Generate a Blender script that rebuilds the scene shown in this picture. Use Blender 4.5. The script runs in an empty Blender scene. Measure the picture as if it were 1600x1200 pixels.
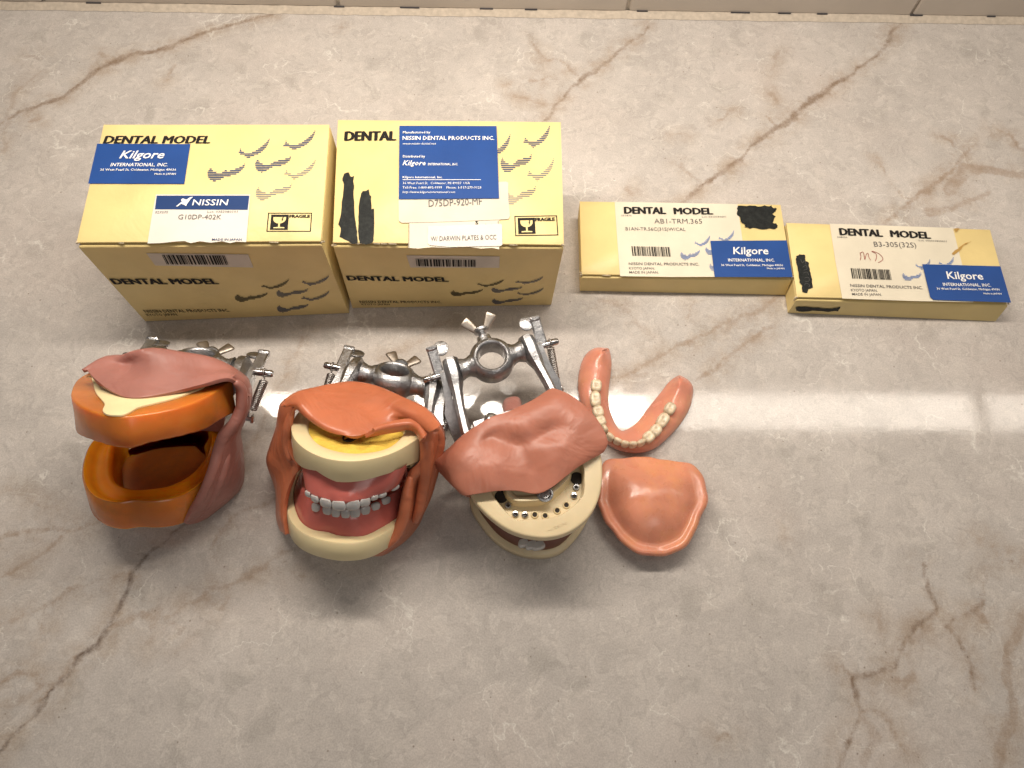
import bpy, math, random
import numpy as np

# ------------------------------------------------------------------ camera, world, lamps
sc = bpy.context.scene
FPX, PITCH, CROLL, CAMH = 1115.9, math.radians(67.464), math.radians(3.272), 0.425
_f = np.array([0, math.cos(PITCH), -math.sin(PITCH)])
_r0 = np.array([1.0, 0, 0]); _u0 = np.cross(_r0, _f)
_r = math.cos(CROLL) * _r0 + math.sin(CROLL) * _u0
_u = -math.sin(CROLL) * _r0 + math.cos(CROLL) * _u0
CAM = np.array([0, 0, CAMH])
cd = bpy.data.cameras.new('camera'); cam = bpy.data.objects.new('camera', cd)
sc.collection.objects.link(cam)
cd.sensor_fit = 'HORIZONTAL'; cd.sensor_width = 36.0; cd.lens = FPX / 1600 * 36.0
cd.clip_start = 0.01; cd.clip_end = 50
from mathutils import Matrix, Vector
cam.matrix_world = Matrix([[_r[i], _u[i], -_f[i], CAM[i]] for i in range(3)] + [[0, 0, 0, 1]])
sc.camera = cam

w = bpy.data.worlds.new('World'); sc.world = w; w.use_nodes = True
w.node_tree.nodes['Background'].inputs[0].default_value = (1.0, 0.92, 0.84, 1)
w.node_tree.nodes['Background'].inputs[1].default_value = 0.165

def area(name, loc, target, sx, sy, power, col, spread=180, turn=None):
    l = bpy.data.lights.new(name, 'AREA'); l.shape = 'RECTANGLE'; l.size = sx; l.size_y = sy
    l.energy = power; l.color = col; l.spread = math.radians(spread)
    o = bpy.data.objects.new(name, l); sc.collection.objects.link(o)
    d = (Vector(target) - Vector(loc)).normalized()
    o.location = loc; o.rotation_euler = d.to_track_quat('-Z', 'Y').to_euler() if turn is None else (0, 0, turn)
    return o
# under-cabinet light bar: a bright length and a dimmer length beside it
area('cabinet_light', (-0.073, 0.322, 0.45), (0, 0, 0), 0.50, 0.036, 3.3, (1.0, 0.90, 0.78), turn=math.radians(3.2))
area('cabinet_light_dim', (0.396, 0.3485, 0.45), (0, 0, 0), 0.435, 0.050, 0.66, (1.0, 0.90, 0.78), turn=math.radians(3.2))
area('cabinet_light_end', (0.850, 0.374, 0.45), (0, 0, 0), 0.435, 0.050, 0.54, (1.0, 0.90, 0.78), turn=math.radians(3.2))
# added soft fill lamp, unseen, overhead and behind the photographer
area('fill_light', (0.6, -1.1, 1.9), (0.1, 0.2, 0), 1.0, 0.7, 6.0, (1.0, 0.93, 0.86))

sc.view_settings.view_transform = 'Standard'; sc.view_settings.look = 'None'
sc.view_settings.exposure = 0.0; sc.view_settings.gamma = 1.0; sc.view_settings.use_curve_mapping = False
sc.cycles.use_denoising = True

# ------------------------------------------------------------------ helpers
rnd = random.Random(7)
def ray(px, py):
    d = _f + (px - 800) / FPX * _r - (py - 600) / FPX * _u
    return d
def G(px, py, z=0.0):
    d = ray(px, py); return CAM + d * ((z - CAMH) / d[2])
def onplane(px, py, o, n):
    d = ray(px, py); return CAM + d * (np.dot(o - CAM, n) / np.dot(d, n))
def frame(o, yaw, tilt, roll):
    yaw, tilt, roll = map(math.radians, (yaw, tilt, roll))
    X = np.array([math.cos(yaw), math.sin(yaw), 0]); F0 = np.array([math.sin(yaw), -math.cos(yaw), 0]); Z = np.array([0, 0, 1.])
    F = math.cos(tilt) * F0 + math.sin(tilt) * Z; U = math.cos(tilt) * Z - math.sin(tilt) * F0
    return (np.array(o, float) / 1000, math.cos(roll) * X + math.sin(roll) * U, F, math.cos(roll) * U - math.sin(roll) * X)
def L(fr, x, f, u):            # local mm -> world m
    return fr[0] + (fr[1] * x + fr[2] * f + fr[3] * u) / 1000
def onU(fr, px, py, u):        # pixel ray meets plane U = u (mm) of a frame
    return onplane(px, py, fr[0] + fr[3] * u / 1000, fr[3])
def zoomer(ox, oy, s): return lambda p: (ox + p[0] / s, oy + p[1] / s)

def tri_clean(o):
    for p in o.data.polygons: p.use_smooth = True
def link(name, me, mat, parent=None, smooth=False):
    o = bpy.data.objects.new(name, me); sc.collection.objects.link(o)
    if mat: me.materials.append(mat)
    if parent is not None: o.parent = parent
    if smooth: tri_clean(o)
    return o
def root_loc(p):
    v = Vector((0, 0, 0))
    while p is not None: v += p.location; p = p.parent
    return np.array(v)
def mesh(name, verts, faces, mat, parent=None, smooth=False, sharp=None):
    me = bpy.data.meshes.new(name)
    off = root_loc(parent)
    V = np.array(verts, float)
    if parent is not None: V[:, 2] = np.maximum(V[:, 2], .0003)   # nothing sinks into the counter
    V = V - off
    me.from_pydata([tuple(v) for v in V], [], [tuple(f) for f in faces]); me.update()
    o = link(name, me, mat, parent, smooth)
    import bmesh
    bm = bmesh.new(); bm.from_mesh(me); bmesh.ops.recalc_face_normals(bm, faces=bm.faces); bm.to_mesh(me); bm.free()
    if smooth and sharp:
        me.set_sharp_from_angle(angle=math.radians(sharp))
    return o
def thing(name, loc, label, cat, group=None):
    o = bpy.data.objects.new(name, None); sc.collection.objects.link(o); o.location = loc
    o.empty_display_size = 0.01
    o['label'] = label; o['category'] = cat
    if group: o['group'] = group
    bpy.context.view_layer.update()
    return o
def loft_data(rings, closed=True, caps=(True, True)):
    n = len(rings[0]); V = [p for r in rings for p in r]; Fc = []
    for i in range(len(rings) - 1):
        for j in range(n if closed else n - 1):
            a, b = i * n + j, i * n + (j + 1) % n
            Fc.append((a, b, b + n, a + n))
    if caps[0]: Fc.append(tuple(range(n))[::-1])
    if caps[1]: Fc.append(tuple(range((len(rings) - 1) * n, len(rings) * n)))
    return V, Fc
def loft(name, rings, mat, parent=None, closed=True, caps=(True, True), smooth=True, sharp=40):
    V, Fc = loft_data(rings, closed, caps)
    return mesh(name, V, Fc, mat, parent, smooth, sharp)
def join(parts):
    V, Fc = [], []
    for v, f in parts:
        k = len(V); V += list(v); Fc += [tuple(i + k for i in q) for q in f]
    return V, Fc
def circle(c, a, b, r, n=16, r2=None):
    r2 = r if r2 is None else r2
    return [c + a * (r * math.cos(2 * math.pi * k / n)) + b * (r2 * math.sin(2 * math.pi * k / n)) for k in range(n)]
def perp(d):
    d = d / np.linalg.norm(d); t = np.array([0, 0, 1.]) if abs(d[2]) < .9 else np.array([1., 0, 0])
    a = np.cross(d, t); a /= np.linalg.norm(a); return a, np.cross(d, a)
def tube_data(path, radii, n=12, caps=(True, True)):
    path = [np.array(p, float) for p in path]
    if not hasattr(radii, '__len__'): radii = [radii] * len(path)
    rings = []; a = None
    for i, p in enumerate(path):
        d = path[min(i + 1, len(path) - 1)] - path[max(i - 1, 0)]; d = d / (np.linalg.norm(d) + 1e-12)
        if a is None: a, b = perp(d)
        else:
            a = a - d * np.dot(a, d); a /= np.linalg.norm(a); b = np.cross(d, a)
        rings.append(circle(p, a, b, radii[i], n))
    return loft_data(rings, True, caps)
def lathe_axis(c, ax, prof, n=24, caps=(True, True)):   # prof: (distance along axis, radius)
    ax = np.array(ax, float); ax /= np.linalg.norm(ax); a, b = perp(ax)
    return loft_data([circle(c + ax * t, a, b, r, n) for t, r in prof], True, caps)
def obox(c, ex, ey, ez, sx, sy, sz, bev=0.0):           # bevelled oriented box centred on c
    if bev <= 0: bev = 1e-5
    hx, hy, hz = sx / 2, sy / 2, sz / 2
    def rect(x, y, z):
        b2 = bev
        pts = [(x, y - b2), (x - b2, y), (-x + b2, y), (-x, y - b2), (-x, -y + b2), (-x + b2, -y), (x - b2, -y), (x, -y + b2)]
        return [c + ex * p + ey * q + ez * z for p, q in pts]
    return loft_data([rect(hx - bev, hy - bev, -hz), rect(hx, hy, -hz + bev), rect(hx, hy, hz - bev), rect(hx - bev, hy - bev, hz)])
def cr(pts, m, closed=False):      # Catmull-Rom through points, m per span
    P = [np.array(p, float) for p in pts]; n = len(P); out = []
    for i in range(n if closed else n - 1):
        if closed: p0, p1, p2, p3 = P[i - 1], P[i], P[(i + 1) % n], P[(i + 2) % n]
        else: p0, p1, p2, p3 = P[max(i - 1, 0)], P[i], P[i + 1], P[min(i + 2, n - 1)]
        for k in range(m):
            t = k / m
            out.append(0.5 * (2 * p1 + (p2 - p0) * t + (2 * p0 - 5 * p1 + 4 * p2 - p3) * t * t + (3 * p1 - p0 - 3 * p2 + p3) * t ** 3))
    if not closed: out.append(P[-1])
    return out
def resample(pts, n):
    P = np.array(pts, float); d = np.r_[0, np.cumsum(np.linalg.norm(np.diff(P, axis=0), axis=1))]
    s = np.linspace(0, d[-1], n); return [np.array([np.interp(t, d, P[:, k]) for k in range(P.shape[1])]) for t in s]
def sheet(name, rows, mat, parent, m=6, thick=0.002, offset=0.0, sm=1):
    R1 = [cr(r, m) for r in rows]
    cols = [cr([R1[i][j] for i in range(len(R1))], m) for j in range(len(R1[0]))]
    nv, nu = len(cols[0]), len(cols)
    V = [cols[j][i] for i in range(nv) for j in range(nu)]
    Fc = [(i * nu + j, i * nu + j + 1, (i + 1) * nu + j + 1, (i + 1) * nu + j) for i in range(nv - 1) for j in range(nu - 1)]
    o = mesh(name, V, Fc, mat, parent, True)
    s = o.modifiers.new('thickness', 'SOLIDIFY'); s.thickness = thick; s.offset = offset
    if sm:
        b = o.modifiers.new('round', 'BEVEL'); b.width = thick * .4; b.segments = 2; b.limit_method = 'ANGLE'; b.angle_limit = math.radians(50)
    return o

# ------------------------------------------------------------------ materials
def nd(nt, t, **kw):
    n = nt.nodes.new(t)
    for k, v in kw.items(): setattr(n, k, v)
    return n
def S(c):   # sRGB 0-255 -> linear
    return tuple(((x / 255) / 12.92 if x / 255 <= .04045 else ((x / 255 + .055) / 1.055) ** 2.4) for x in c)
def material(name, col, rough=.5, metal=0, var=.08, vscale=60, bump=0.0, bscale=300, sss=0.0, sssr=(1, .4, .25), sscale=.004,
             spec=.5, wrinkle=0.0, coat=0, tint=None, rvar=0.0, coord='Object', mottle=None):
    m = bpy.data.materials.new(name); m.use_nodes = True; nt = m.node_tree; b = nt.nodes['Principled BSDF']
    tc = nd(nt, 'ShaderNodeTexCoord')
    n1 = nd(nt, 'ShaderNodeTexNoise'); n1.inputs['Scale'].default_value = vscale; n1.inputs['Detail'].default_value = 6
    nt.links.new(tc.outputs[coord], n1.inputs['Vector'])
    mix = nd(nt, 'ShaderNodeMix', data_type='RGBA')
    c2 = tint if tint else tuple(c * (1 - 3.2 * var) for c in col)
    c1 = tuple(min(1, c * (1 + var)) for c in col)
    mr = nd(nt, 'ShaderNodeMapRange'); mr.inputs[1].default_value = .3; mr.inputs[2].default_value = .72
    nt.links.new(n1.outputs['Fac'], mr.inputs[0]); nt.links.new(mr.outputs[0], mix.inputs['Factor'])
    mix.inputs['A'].default_value = (*c2, 1); mix.inputs['B'].default_value = (*c1, 1)
    out = mix.outputs['Result']
    if mottle:
        mc, ms, lo, hi = mottle
        n3 = nd(nt, 'ShaderNodeTexNoise'); n3.inputs['Scale'].default_value = ms; n3.inputs['Detail'].default_value = 8; n3.inputs['Roughness'].default_value = .7
        nt.links.new(tc.outputs[coord], n3.inputs['Vector'])
        m3 = nd(nt, 'ShaderNodeMapRange'); m3.inputs[1].default_value = lo; m3.inputs[2].default_value = hi
        nt.links.new(n3.outputs['Fac'], m3.inputs[0])
        x3 = nd(nt, 'ShaderNodeMix', data_type='RGBA'); nt.links.new(m3.outputs[0], x3.inputs['Factor'])
        nt.links.new(out, x3.inputs['A']); x3.inputs['B'].default_value = (*mc, 1); out = x3.outputs['Result']
    nt.links.new(out, b.inputs['Base Color'])
    b.inputs['Roughness'].default_value = rough; b.inputs['Metallic'].default_value = metal
    b.inputs['Specular IOR Level'].default_value = spec
    if rvar:
        mr2 = nd(nt, 'ShaderNodeMapRange'); mr2.inputs[1].default_value = .3; mr2.inputs[2].default_value = .7
        mr2.inputs[3].default_value = rough - rvar; mr2.inputs[4].default_value = rough + rvar
        n2 = nd(nt, 'ShaderNodeTexNoise'); n2.inputs['Scale'].default_value = vscale * 2.3; n2.inputs['Detail'].default_value = 5
        nt.links.new(tc.outputs[coord], n2.inputs['Vector'])
        nt.links.new(n2.outputs['Fac'], mr2.inputs[0]); nt.links.new(mr2.outputs[0], b.inputs['Roughness'])
    if coat: b.inputs['Coat Weight'].default_value = coat; b.inputs['Coat Roughness'].default_value = .12
    if sss:
        b.inputs['Subsurface Weight'].default_value = sss; b.inputs['Subsurface Radius'].default_value = sssr; b.inputs['Subsurface Scale'].default_value = sscale
    if bump:
        nb = nd(nt, 'ShaderNodeTexNoise'); nb.inputs['Scale'].default_value = bscale; nb.inputs['Detail'].default_value = 4
        nt.links.new(tc.outputs[coord], nb.inputs['Vector'])
        bp = nd(nt, 'ShaderNodeBump'); bp.inputs['Strength'].default_value = bump; bp.inputs['Distance'].default_value = .001
        nt.links.new(nb.outputs['Fac'], bp.inputs['Height']); nt.links.new(bp.outputs[0], b.inputs['Normal'])
        if wrinkle:
            nw = nd(nt, 'ShaderNodeTexNoise'); nw.inputs['Scale'].default_value = 42; nw.inputs['Detail'].default_value = 3; nw.inputs['Distortion'].default_value = .8
            nt.links.new(tc.outputs[coord], nw.inputs['Vector'])
            bw = nd(nt, 'ShaderNodeBump'); bw.inputs['Strength'].default_value = wrinkle; bw.inputs['Distance'].default_value = .006
            nt.links.new(nw.outputs['Fac'], bw.inputs['Height']); nt.links.new(bw.outputs[0], bp.inputs['Normal'])
    return m
M = {}
M['card'] = material('yellow_card', (.76, .60, .265), .5, var=.035, vscale=30, wrinkle=.10, bump=.06, bscale=500, rvar=.06)
M['card_worn'] = material('worn_card_edge', (.62, .52, .36), .8, var=.2, vscale=400)
M['paper'] = material('label_paper', (.66, .62, .56), .55, var=.03, vscale=40, bump=.03)
M['cream_paper'] = material('cream_label', (.68, .62, .49), .55, var=.03, vscale=40)
M['clear'] = material('translucent_label', (.62, .57, .47), .4, var=.04, vscale=40)
M['tape'] = material('tape_label', (.62, .56, .48), .4, var=.06, vscale=60)
M['blue'] = material('blue_print', (.013, .062, .25), .45, var=.05, vscale=30, spec=.3)
M['navy'] = material('navy_print', (.010, .040, .15), .45, var=.05, vscale=30, spec=.3)
M['black'] = material('black_ink', (.012, .011, .011), .6, var=.1, spec=.2)
M['grey'] = material('grey_ink', (.12, .11, .11), .6, var=.1)
M['emblem'] = material('slate_ink', (.03, .06, .15), .6, var=.08, spec=.2)
M['emblem_pale'] = material('pale_slate_ink', (.11, .14, .19), .6, var=.08)
M['emblem_blue'] = material('light_blue_ink', (.10, .20, .50), .5, var=.08)
M['white'] = material('white_print', (.82, .82, .82), .4, var=.03)
M['marker'] = material('black_marker', (.009, .011, .011), .6, var=.15, vscale=500, rvar=.12, spec=.25, mottle=((.03, .034, .03), 300, .45, .85))
M['red'] = material('red_pen', (.38, .10, .08), .5)
M['stain'] = material('brown_stain', (.50, .29, .07), .5, var=.15)
M['tile'] = material('wall_tile', (.46, .40, .34), .3, var=.06, vscale=9, bump=.03, bscale=40)
M['grout'] = material('sand_grout', (.50, .43, .35), .9, var=.06, vscale=300, bump=.25, bscale=700)
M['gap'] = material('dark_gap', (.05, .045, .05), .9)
M['metal'] = material('cast_metal', (.46, .46, .47), .36, 1, var=.07, vscale=250, bump=.3, bscale=1100, rvar=.09)
M['chrome'] = material('polished_steel', (.48, .47, .47), .17, 1, var=.05, vscale=300, rvar=.05)
M['spring'] = material('spring_steel', (.42, .40, .39), .28, 1, var=.06, vscale=300)
M['brass'] = material('nickel_wing', (.50, .44, .38), .42, 1, var=.06, vscale=300, bump=.1, bscale=1500)
M['rub1'] = material('dusty_pink_rubber', (.38, .16, .13), .42, var=.06, vscale=50, sss=.15, sscale=.003, wrinkle=.35, bump=.05, bscale=260, rvar=.06, mottle=((.30, .125, .10), 60, .55, .8))
M['rub2'] = material('orange_rubber', (.51, .155, .072), .37, var=.06, vscale=45, sss=.18, sscale=.003, wrinkle=.35, bump=.05, bscale=260, rvar=.05, mottle=((.40, .13, .065), 60, .55, .8))
M['rub3'] = material('salmon_rubber', (.42, .155, .10), .44, var=.05, vscale=60, sss=.15, sscale=.003, wrinkle=.35, bump=.06, bscale=300, rvar=.05, mottle=((.37, .13, .085), 70, .55, .8))
M['amber'] = material('amber_resin', (.58, .175, .026), .24, var=.08, vscale=40, sss=.8, sssr=(1, .38, .06), sscale=.014, bump=.05, bscale=160, mottle=((.34, .14, .035), 35, .52, .75))
M['amber_well'] = material('amber_gloss', (.88, .27, .010), .12, var=.08, vscale=40, sss=.8, sssr=(1, .38, .06), sscale=.012, bump=.06, bscale=120)
M['cream'] = material('cream_resin', (.76, .64, .38), .36, var=.03, vscale=40, sss=.12, sscale=.003, bump=.03, bscale=300, rvar=.05, mottle=((.70, .57, .33), 90, .6, .8))
M['ivory'] = material('ivory_resin', (.70, .575, .36), .38, var=.04, vscale=60, sss=.1, sscale=.003, bump=.05, bscale=600, rvar=.05)
M['plaster'] = material('cream_plaster', (.80, .67, .38), .6, var=.03, vscale=60, bump=.1, bscale=700)
M['yellow'] = material('yellow_foam', (.86, .60, .10), .42, var=.10, vscale=160, bump=.5, bscale=900, mottle=((.80, .62, .25), 500, .6, .78))
M['gum'] = material('pink_gum', (.55, .145, .12), .2, var=.06, vscale=60, sss=.25, sscale=.003, bump=.05, bscale=200, rvar=.05)
M['gum_dark'] = material('brown_gum', (.16, .045, .025), .35, var=.1, vscale=80)
M['tooth'] = material('grey_white_tooth', (.50, .49, .48), .18, var=.05, vscale=200, sss=.15, sscale=.002)
M['tooth_yellow'] = material('yellowed_tooth', (.72, .59, .41), .28, var=.12, vscale=350, sss=.12, sscale=.002, bump=.1, bscale=700)
M['denture'] = material('pink_acrylic', (.66, .27, .185), .22, var=.06, vscale=60, sss=.35, sscale=.005, bump=.14, bscale=180, rvar=.08, mottle=((.68, .33, .18), 45, .5, .75))
M['denture_up'] = material('orange_pink_acrylic', (.66, .27, .17), .30, var=.06, vscale=60, sss=.35, sscale=.005, bump=.22, bscale=140, rvar=.12, mottle=((.66, .29, .13), 40, .48, .72))
M['hole'] = material('dark_hole', (.02, .014, .01), .8)

# ------------------------------------------------------------------ counter
def dist_field(XY, segs):
    """distance to the nearest vein, its half width and strength"""
    best = np.full(len(XY), 9.0); wid = np.zeros(len(XY)); stg = np.zeros(len(XY))
    for a, b, wa, wb, s in segs:
        ab = b - a; t = np.clip(((XY - a) @ ab) / (ab @ ab + 1e-12), 0, 1)
        d = np.linalg.norm(XY - (a + t[:, None] * ab), axis=1); ww = wa + (wb - wa) * t
        k = d - ww; sel = k < best
        best[sel] = k[sel]; wid[sel] = ww[sel]; stg[sel] = s
    return best, wid, stg
VEINS = [  # pixel polylines, width px, strength
    ([(-60, 225), (0, 195), (50, 172), (95, 150), (150, 115), (190, 92), (240, 78), (290, 63), (330, 48), (380, 35), (430, 22)], [3, 4, 5, 7, 9, 10, 8, 6, 4, 3, 1], .75),
    ([(1012, 40), (950, 95), (910, 120), (885, 140), (860, 172), (840, 200)], [1.5, 3, 5, 3, 2, 2], .75),
    ([(825, 62), (855, 95), (875, 95), (900, 118)], [1, 2.5, 2, 3], .5),
    ([(800, 150), (822, 155), (850, 165)], [2, 3, 1], .5),
    ([(830, 128), (852, 122)], [4, 5], .5),
    ([(1407, 37), (1385, 70), (1340, 110), (1270, 155), (1215, 200), (1170, 235), (1145, 258), (1105, 290), (1070, 315), (1000, 370)], [3, 4, 4, 8, 8, 6, 5, 5, 3, 3], .75),
    ([(1202, 145), (1212, 160)], [9, 7], .4), ([(1200, 115), (1215, 80)], [4, 5], .25), ([(1125, 190), (1150, 170)], [4, 3], .35),
    ([(1198, 185), (1210, 195)], [3, 2], .5),
    ([(1525, 225), (1490, 265), (1455, 292), (1430, 312), (1390, 345)], [2, 4, 6, 4, 3], .6),
    ([(1370, 245), (1385, 280), (1412, 305), (1432, 312)], [1, 2.5, 3, 3], .55), ([(1480, 215), (1497, 240)], [3, 1.5], .6),
    ([(1555, 205), (1578, 212), (1592, 232), (1640, 260)], [4, 3, 2, 3], .6),
    ([(1480, 300), (1510, 262), (1560, 265), (1605, 275), (1660, 280)], [16, 14, 12, 10, 10], .42),
    ([(1450, 330), (1490, 325), (1540, 300)], [14, 12, 9], .35),
    ([(1215, 462), (1195, 478), (1145, 497), (1096, 528), (1047, 546), (1003, 577), (966, 590), (930, 600)], [3, 3, 3, 4, 3, 3, 3, 2], .6),
    ([(1200, 510), (1152, 546), (1120, 577), (1085, 592)], [2, 2, 3, 3], .55),
    ([(1150, 500), (1130, 520)], [12, 10], .2), ([(980, 590), (1010, 590)], [12, 10], .22), ([(1085, 470), (1078, 497)], [2, 1], .3),
    ([(300, 815), (270, 840), (228, 876), (207, 894), (195, 924), (174, 978), (162, 1008), (132, 1029), (90, 1068), (54, 1116), (0, 1180), (-60, 1240)], [2, 3, 3.5, 5, 3.5, 4, 5, 4, 4, 3, 2.5, 3], 1.0),
    ([(-40, 860), (0, 846), (36, 834), (78, 825), (120, 828), (160, 815)], [3, 4, 5, 6, 4, 2], .55),
    ([(0, 905), (48, 876), (96, 842), (112, 828)], [4, 4, 3, 3], .45),
    ([(207, 894), (160, 905), (120, 920), (60, 952), (0, 975)], [3, 3, 4, 4, 4], .4), ([(60, 952), (72, 985), (60, 1000)], [3, 3, 1], .4),
    ([(174, 978), (216, 960), (258, 966), (312, 936), (360, 912), (390, 894), (432, 870), (470, 850)], [4, 5, 4, 6, 6, 4, 3, 2], .42),
    ([(312, 936), (345, 950), (360, 930), (330, 915)], [3, 3, 3, 2], .35), ([(258, 966), (285, 985), (265, 1000)], [3, 2, 1], .3),
    ([(0, 1068), (36, 1050), (78, 1074), (112, 1035)], [4, 4, 3, 3], .5), ([(78, 1074), (50, 1100), (45, 1130)], [4, 4, 3], .35),
    ([(10, 1100), (60, 1075)], [14, 10], .2), ([(250, 950), (230, 1000)], [14, 6], .16),
    ([(480, 520), (456, 558), (438, 600), (408, 660), (384, 708), (378, 744), (365, 790)], [3, 3, 3, 4, 5, 7, 4], .33),
    ([(330, 860), (350, 830), (400, 790), (440, 780)], [4, 4, 5, 3], .3), ([(440, 870), (470, 900), (500, 905)], [3, 4, 2], .25),
    ([(0, 760), (30, 770), (60, 790), (90, 800)], [3, 3, 3, 2], .25),
    ([(1445, 880), (1452, 915), (1463, 953), (1440, 972), (1423, 984), (1410, 1015), (1392, 1040), (1365, 1050), (1337, 1058), (1342, 1085), (1349, 1108), (1335, 1140), (1318, 1175), (1300, 1230)], [2, 3, 5, 4, 4, 4, 5, 4, 5, 5, 4, 5, 5, 5], .8),
    ([(1540, 904), (1538, 930), (1528, 953), (1500, 965), (1479, 978), (1496, 1000), (1509, 1027), (1515, 1050), (1522, 1085)], [3, 3, 4, 3, 4, 4, 5, 4, 2], .72),
    ([(1463, 953), (1479, 978)], [3, 3], .6), ([(1320, 1040), (1337, 1058)], [3, 4], .7), ([(1535, 970), (1528, 953)], [3, 2], .6),
    ([(1395, 1060), (1412, 1075), (1425, 1050)], [12, 15, 9], .42), ([(1420, 1000), (1450, 985)], [12, 9], .3),
    ([(1570, 875), (1590, 890), (1610, 880)], [2, 4, 3], .75), ([(1552, 860), (1560, 880)], [2, 1], .4), ([(1525, 840), (1533, 850)], [4, 2], .35),
    ([(1600, 960), (1585, 1010), (1575, 1060), (1580, 1120), (1560, 1170), (1560, 1230)], [12, 16, 12, 16, 16, 20], .45),
    ([(1365, 1110), (1390, 1130), (1420, 1180)], [4, 4, 3], .4), ([(1345, 1120), (1375, 1150), (1350, 1190)], [10, 10, 10], .25),
    ([(1370, 965), (1378, 990)], [3, 1], .3), ([(1130, 1145), (1145, 1142)], [7, 5], .42), ([(1228, 830), (1230, 832)], [3, 3], .35),
    ([(40, 85), (60, 88)], [8, 6], .25), ([(160, 85), (170, 88)], [8, 5], .3), ([(262, 115), (272, 100)], [6, 6], .45), ([(265, 124), (258, 127)], [3, 3], .4),
    ([(1045, 215), (1075, 210)], [3, 2], .2), ([(980, 290), (995, 300)], [7, 5], .28), ([(1065, 260), (1080, 275), (1100, 290)], [4, 3, 2], .4),
    ([(60, 185), (50, 190)], [7, 5], .5), ([(795, 133), (790, 134)], [3, 3], .4), ([(530, 44), (531, 45)], [2, 2], .4), ([(700, 500), (640, 540), (590, 560)], [5, 7, 4], .16),
    ([(940, 470), (985, 490), (1010, 520)], [6, 8, 6], .16), ([(0, 240), (20, 150), (60, 110)], [6, 9, 5], .15),
]
def make_counter():
    segs = []
    rs = random.Random(3)
    for pl, wd, s in VEINS:
        pts = [G(p[0], p[1], 0)[:2] for p in pl]
        for i in range(len(pts) - 1):
            sc_ = [np.linalg.norm(G(pl[k][0] + 1, pl[k][1], 0)[:2] - pts[k]) for k in (i, i + 1)]
            segs.append((pts[i], pts[i + 1], wd[i] * sc_[0] * .5, wd[i + 1] * sc_[1] * .5, s))
    # faint veins carrying on beyond the frame
    for k in range(14):
        x = rs.choice([-1, 1]) * rs.uniform(.55, .8); y = rs.uniform(-.1, .5); a = rs.uniform(.3, 1.2)
        for j in range(5):
            q = np.array([x + .04 * math.cos(a), y + .04 * math.sin(a)])
            segs.append((np.array([x, y]), q, .001, .0012, .5)); x, y = q; a += rs.uniform(-.5, .5)
    x0, x1, y0, y1, st = -.66, .66, -.135, .560, .002
    nx, ny = int((x1 - x0) / st) + 1, int((y1 - y0) / st) + 1
    xs, ys = np.linspace(x0, x1, nx), np.linspace(y0, y1, ny)
    XX, YY = np.meshgrid(xs, ys); XY = np.stack([XX.ravel(), YY.ravel()], 1)
    def vnoise(P, sc_, seed):
        r_ = np.random.RandomState(seed); tab = r_.uniform(-1, 1, (256, 256)); q = P * sc_ + 100; i = np.floor(q).astype(int); f = q - i; f = f * f * (3 - 2 * f)
        g_ = lambda a, b_: tab[(i[:, 0] + a) % 256, (i[:, 1] + b_) % 256]
        return (g_(0, 0) * (1 - f[:, 0]) + g_(1, 0) * f[:, 0]) * (1 - f[:, 1]) + (g_(0, 1) * (1 - f[:, 0]) + g_(1, 1) * f[:, 0]) * f[:, 1]
    warp = np.stack([sum(a * vnoise(XY, k, sd + o_) for a, k, sd in ((.0022, 45, 1), (.0016, 110, 11), (.0008, 240, 21))) for o_ in (0, 50)], 1)
    dist, wid, stg = dist_field(XY + warp, segs)
    V = [(x, y, 0.0) for x, y in XY]
    Fc = [(j * nx + i, j * nx + i + 1, (j + 1) * nx + i + 1, (j + 1) * nx + i) for j in range(ny - 1) for i in range(nx - 1)]
    # slab sides and underside
    k = len(V)
    V += [(x0, y0, -.03), (x1, y0, -.03), (x1, y1, -.03), (x0, y1, -.03)]
    edge_f = list(range(nx)); edge_b = [(ny - 1) * nx + i for i in range(nx)]
    edge_l = [j * nx for j in range(ny)]; edge_r = [j * nx + nx - 1 for j in range(ny)]
    Fc += [tuple([k + 1, k] + edge_f), tuple([k + 3, k + 2] + edge_b[::-1]), tuple([k, k + 3] + edge_l[::-1]), tuple([k + 2, k + 1] + edge_r), (k, k + 1, k + 2, k + 3)]
    me = bpy.data.meshes.new('counter'); me.from_pydata(V, [], Fc); me.update()
    for nm, arr in (('vein_dist', dist * 1000), ('vein_strength', stg)):
        a = me.attributes.new(nm, 'FLOAT', 'POINT'); a.data.foreach_set('value', np.r_[arr, [50.0 if nm == 'vein_dist' else 0] * 4].astype(np.float32))
    m = bpy.data.materials.new('quartz'); m.use_nodes = True; nt = m.node_tree; b = nt.nodes['Principled BSDF']
    tc = nd(nt, 'ShaderNodeTexCoord')
    def noise(scale, detail=6, rough=.6, dist=0):
        n = nd(nt, 'ShaderNodeTexNoise'); n.inputs['Scale'].default_value = scale; n.inputs['Detail'].default_value = detail
        n.inputs['Roughness'].default_value = rough; n.inputs['Distortion'].default_value = dist
        nt.links.new(tc.outputs['Object'], n.inputs['Vector']); return n.outputs['Fac']
    def rng(src, a, bb, c=0., d=1., clamp=True, smooth=False):
        n = nd(nt, 'ShaderNodeMapRange'); n.clamp = clamp
        if smooth: n.interpolation_type = 'SMOOTHSTEP'
        for i, vv in zip((1, 2, 3, 4), (a, bb, c, d)): n.inputs[i].default_value = vv
        nt.links.new(src, n.inputs[0]); return n.outputs[0]
    def mth(op, a, bb=None):
        n = nd(nt, 'ShaderNodeMath', operation=op)
        for i, vv in enumerate((a, bb)):
            if vv is None: continue
            if isinstance(vv, (int, float)): n.inputs[i].default_value = vv
            else: nt.links.new(vv, n.inputs[i])
        return n.outputs[0]
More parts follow.
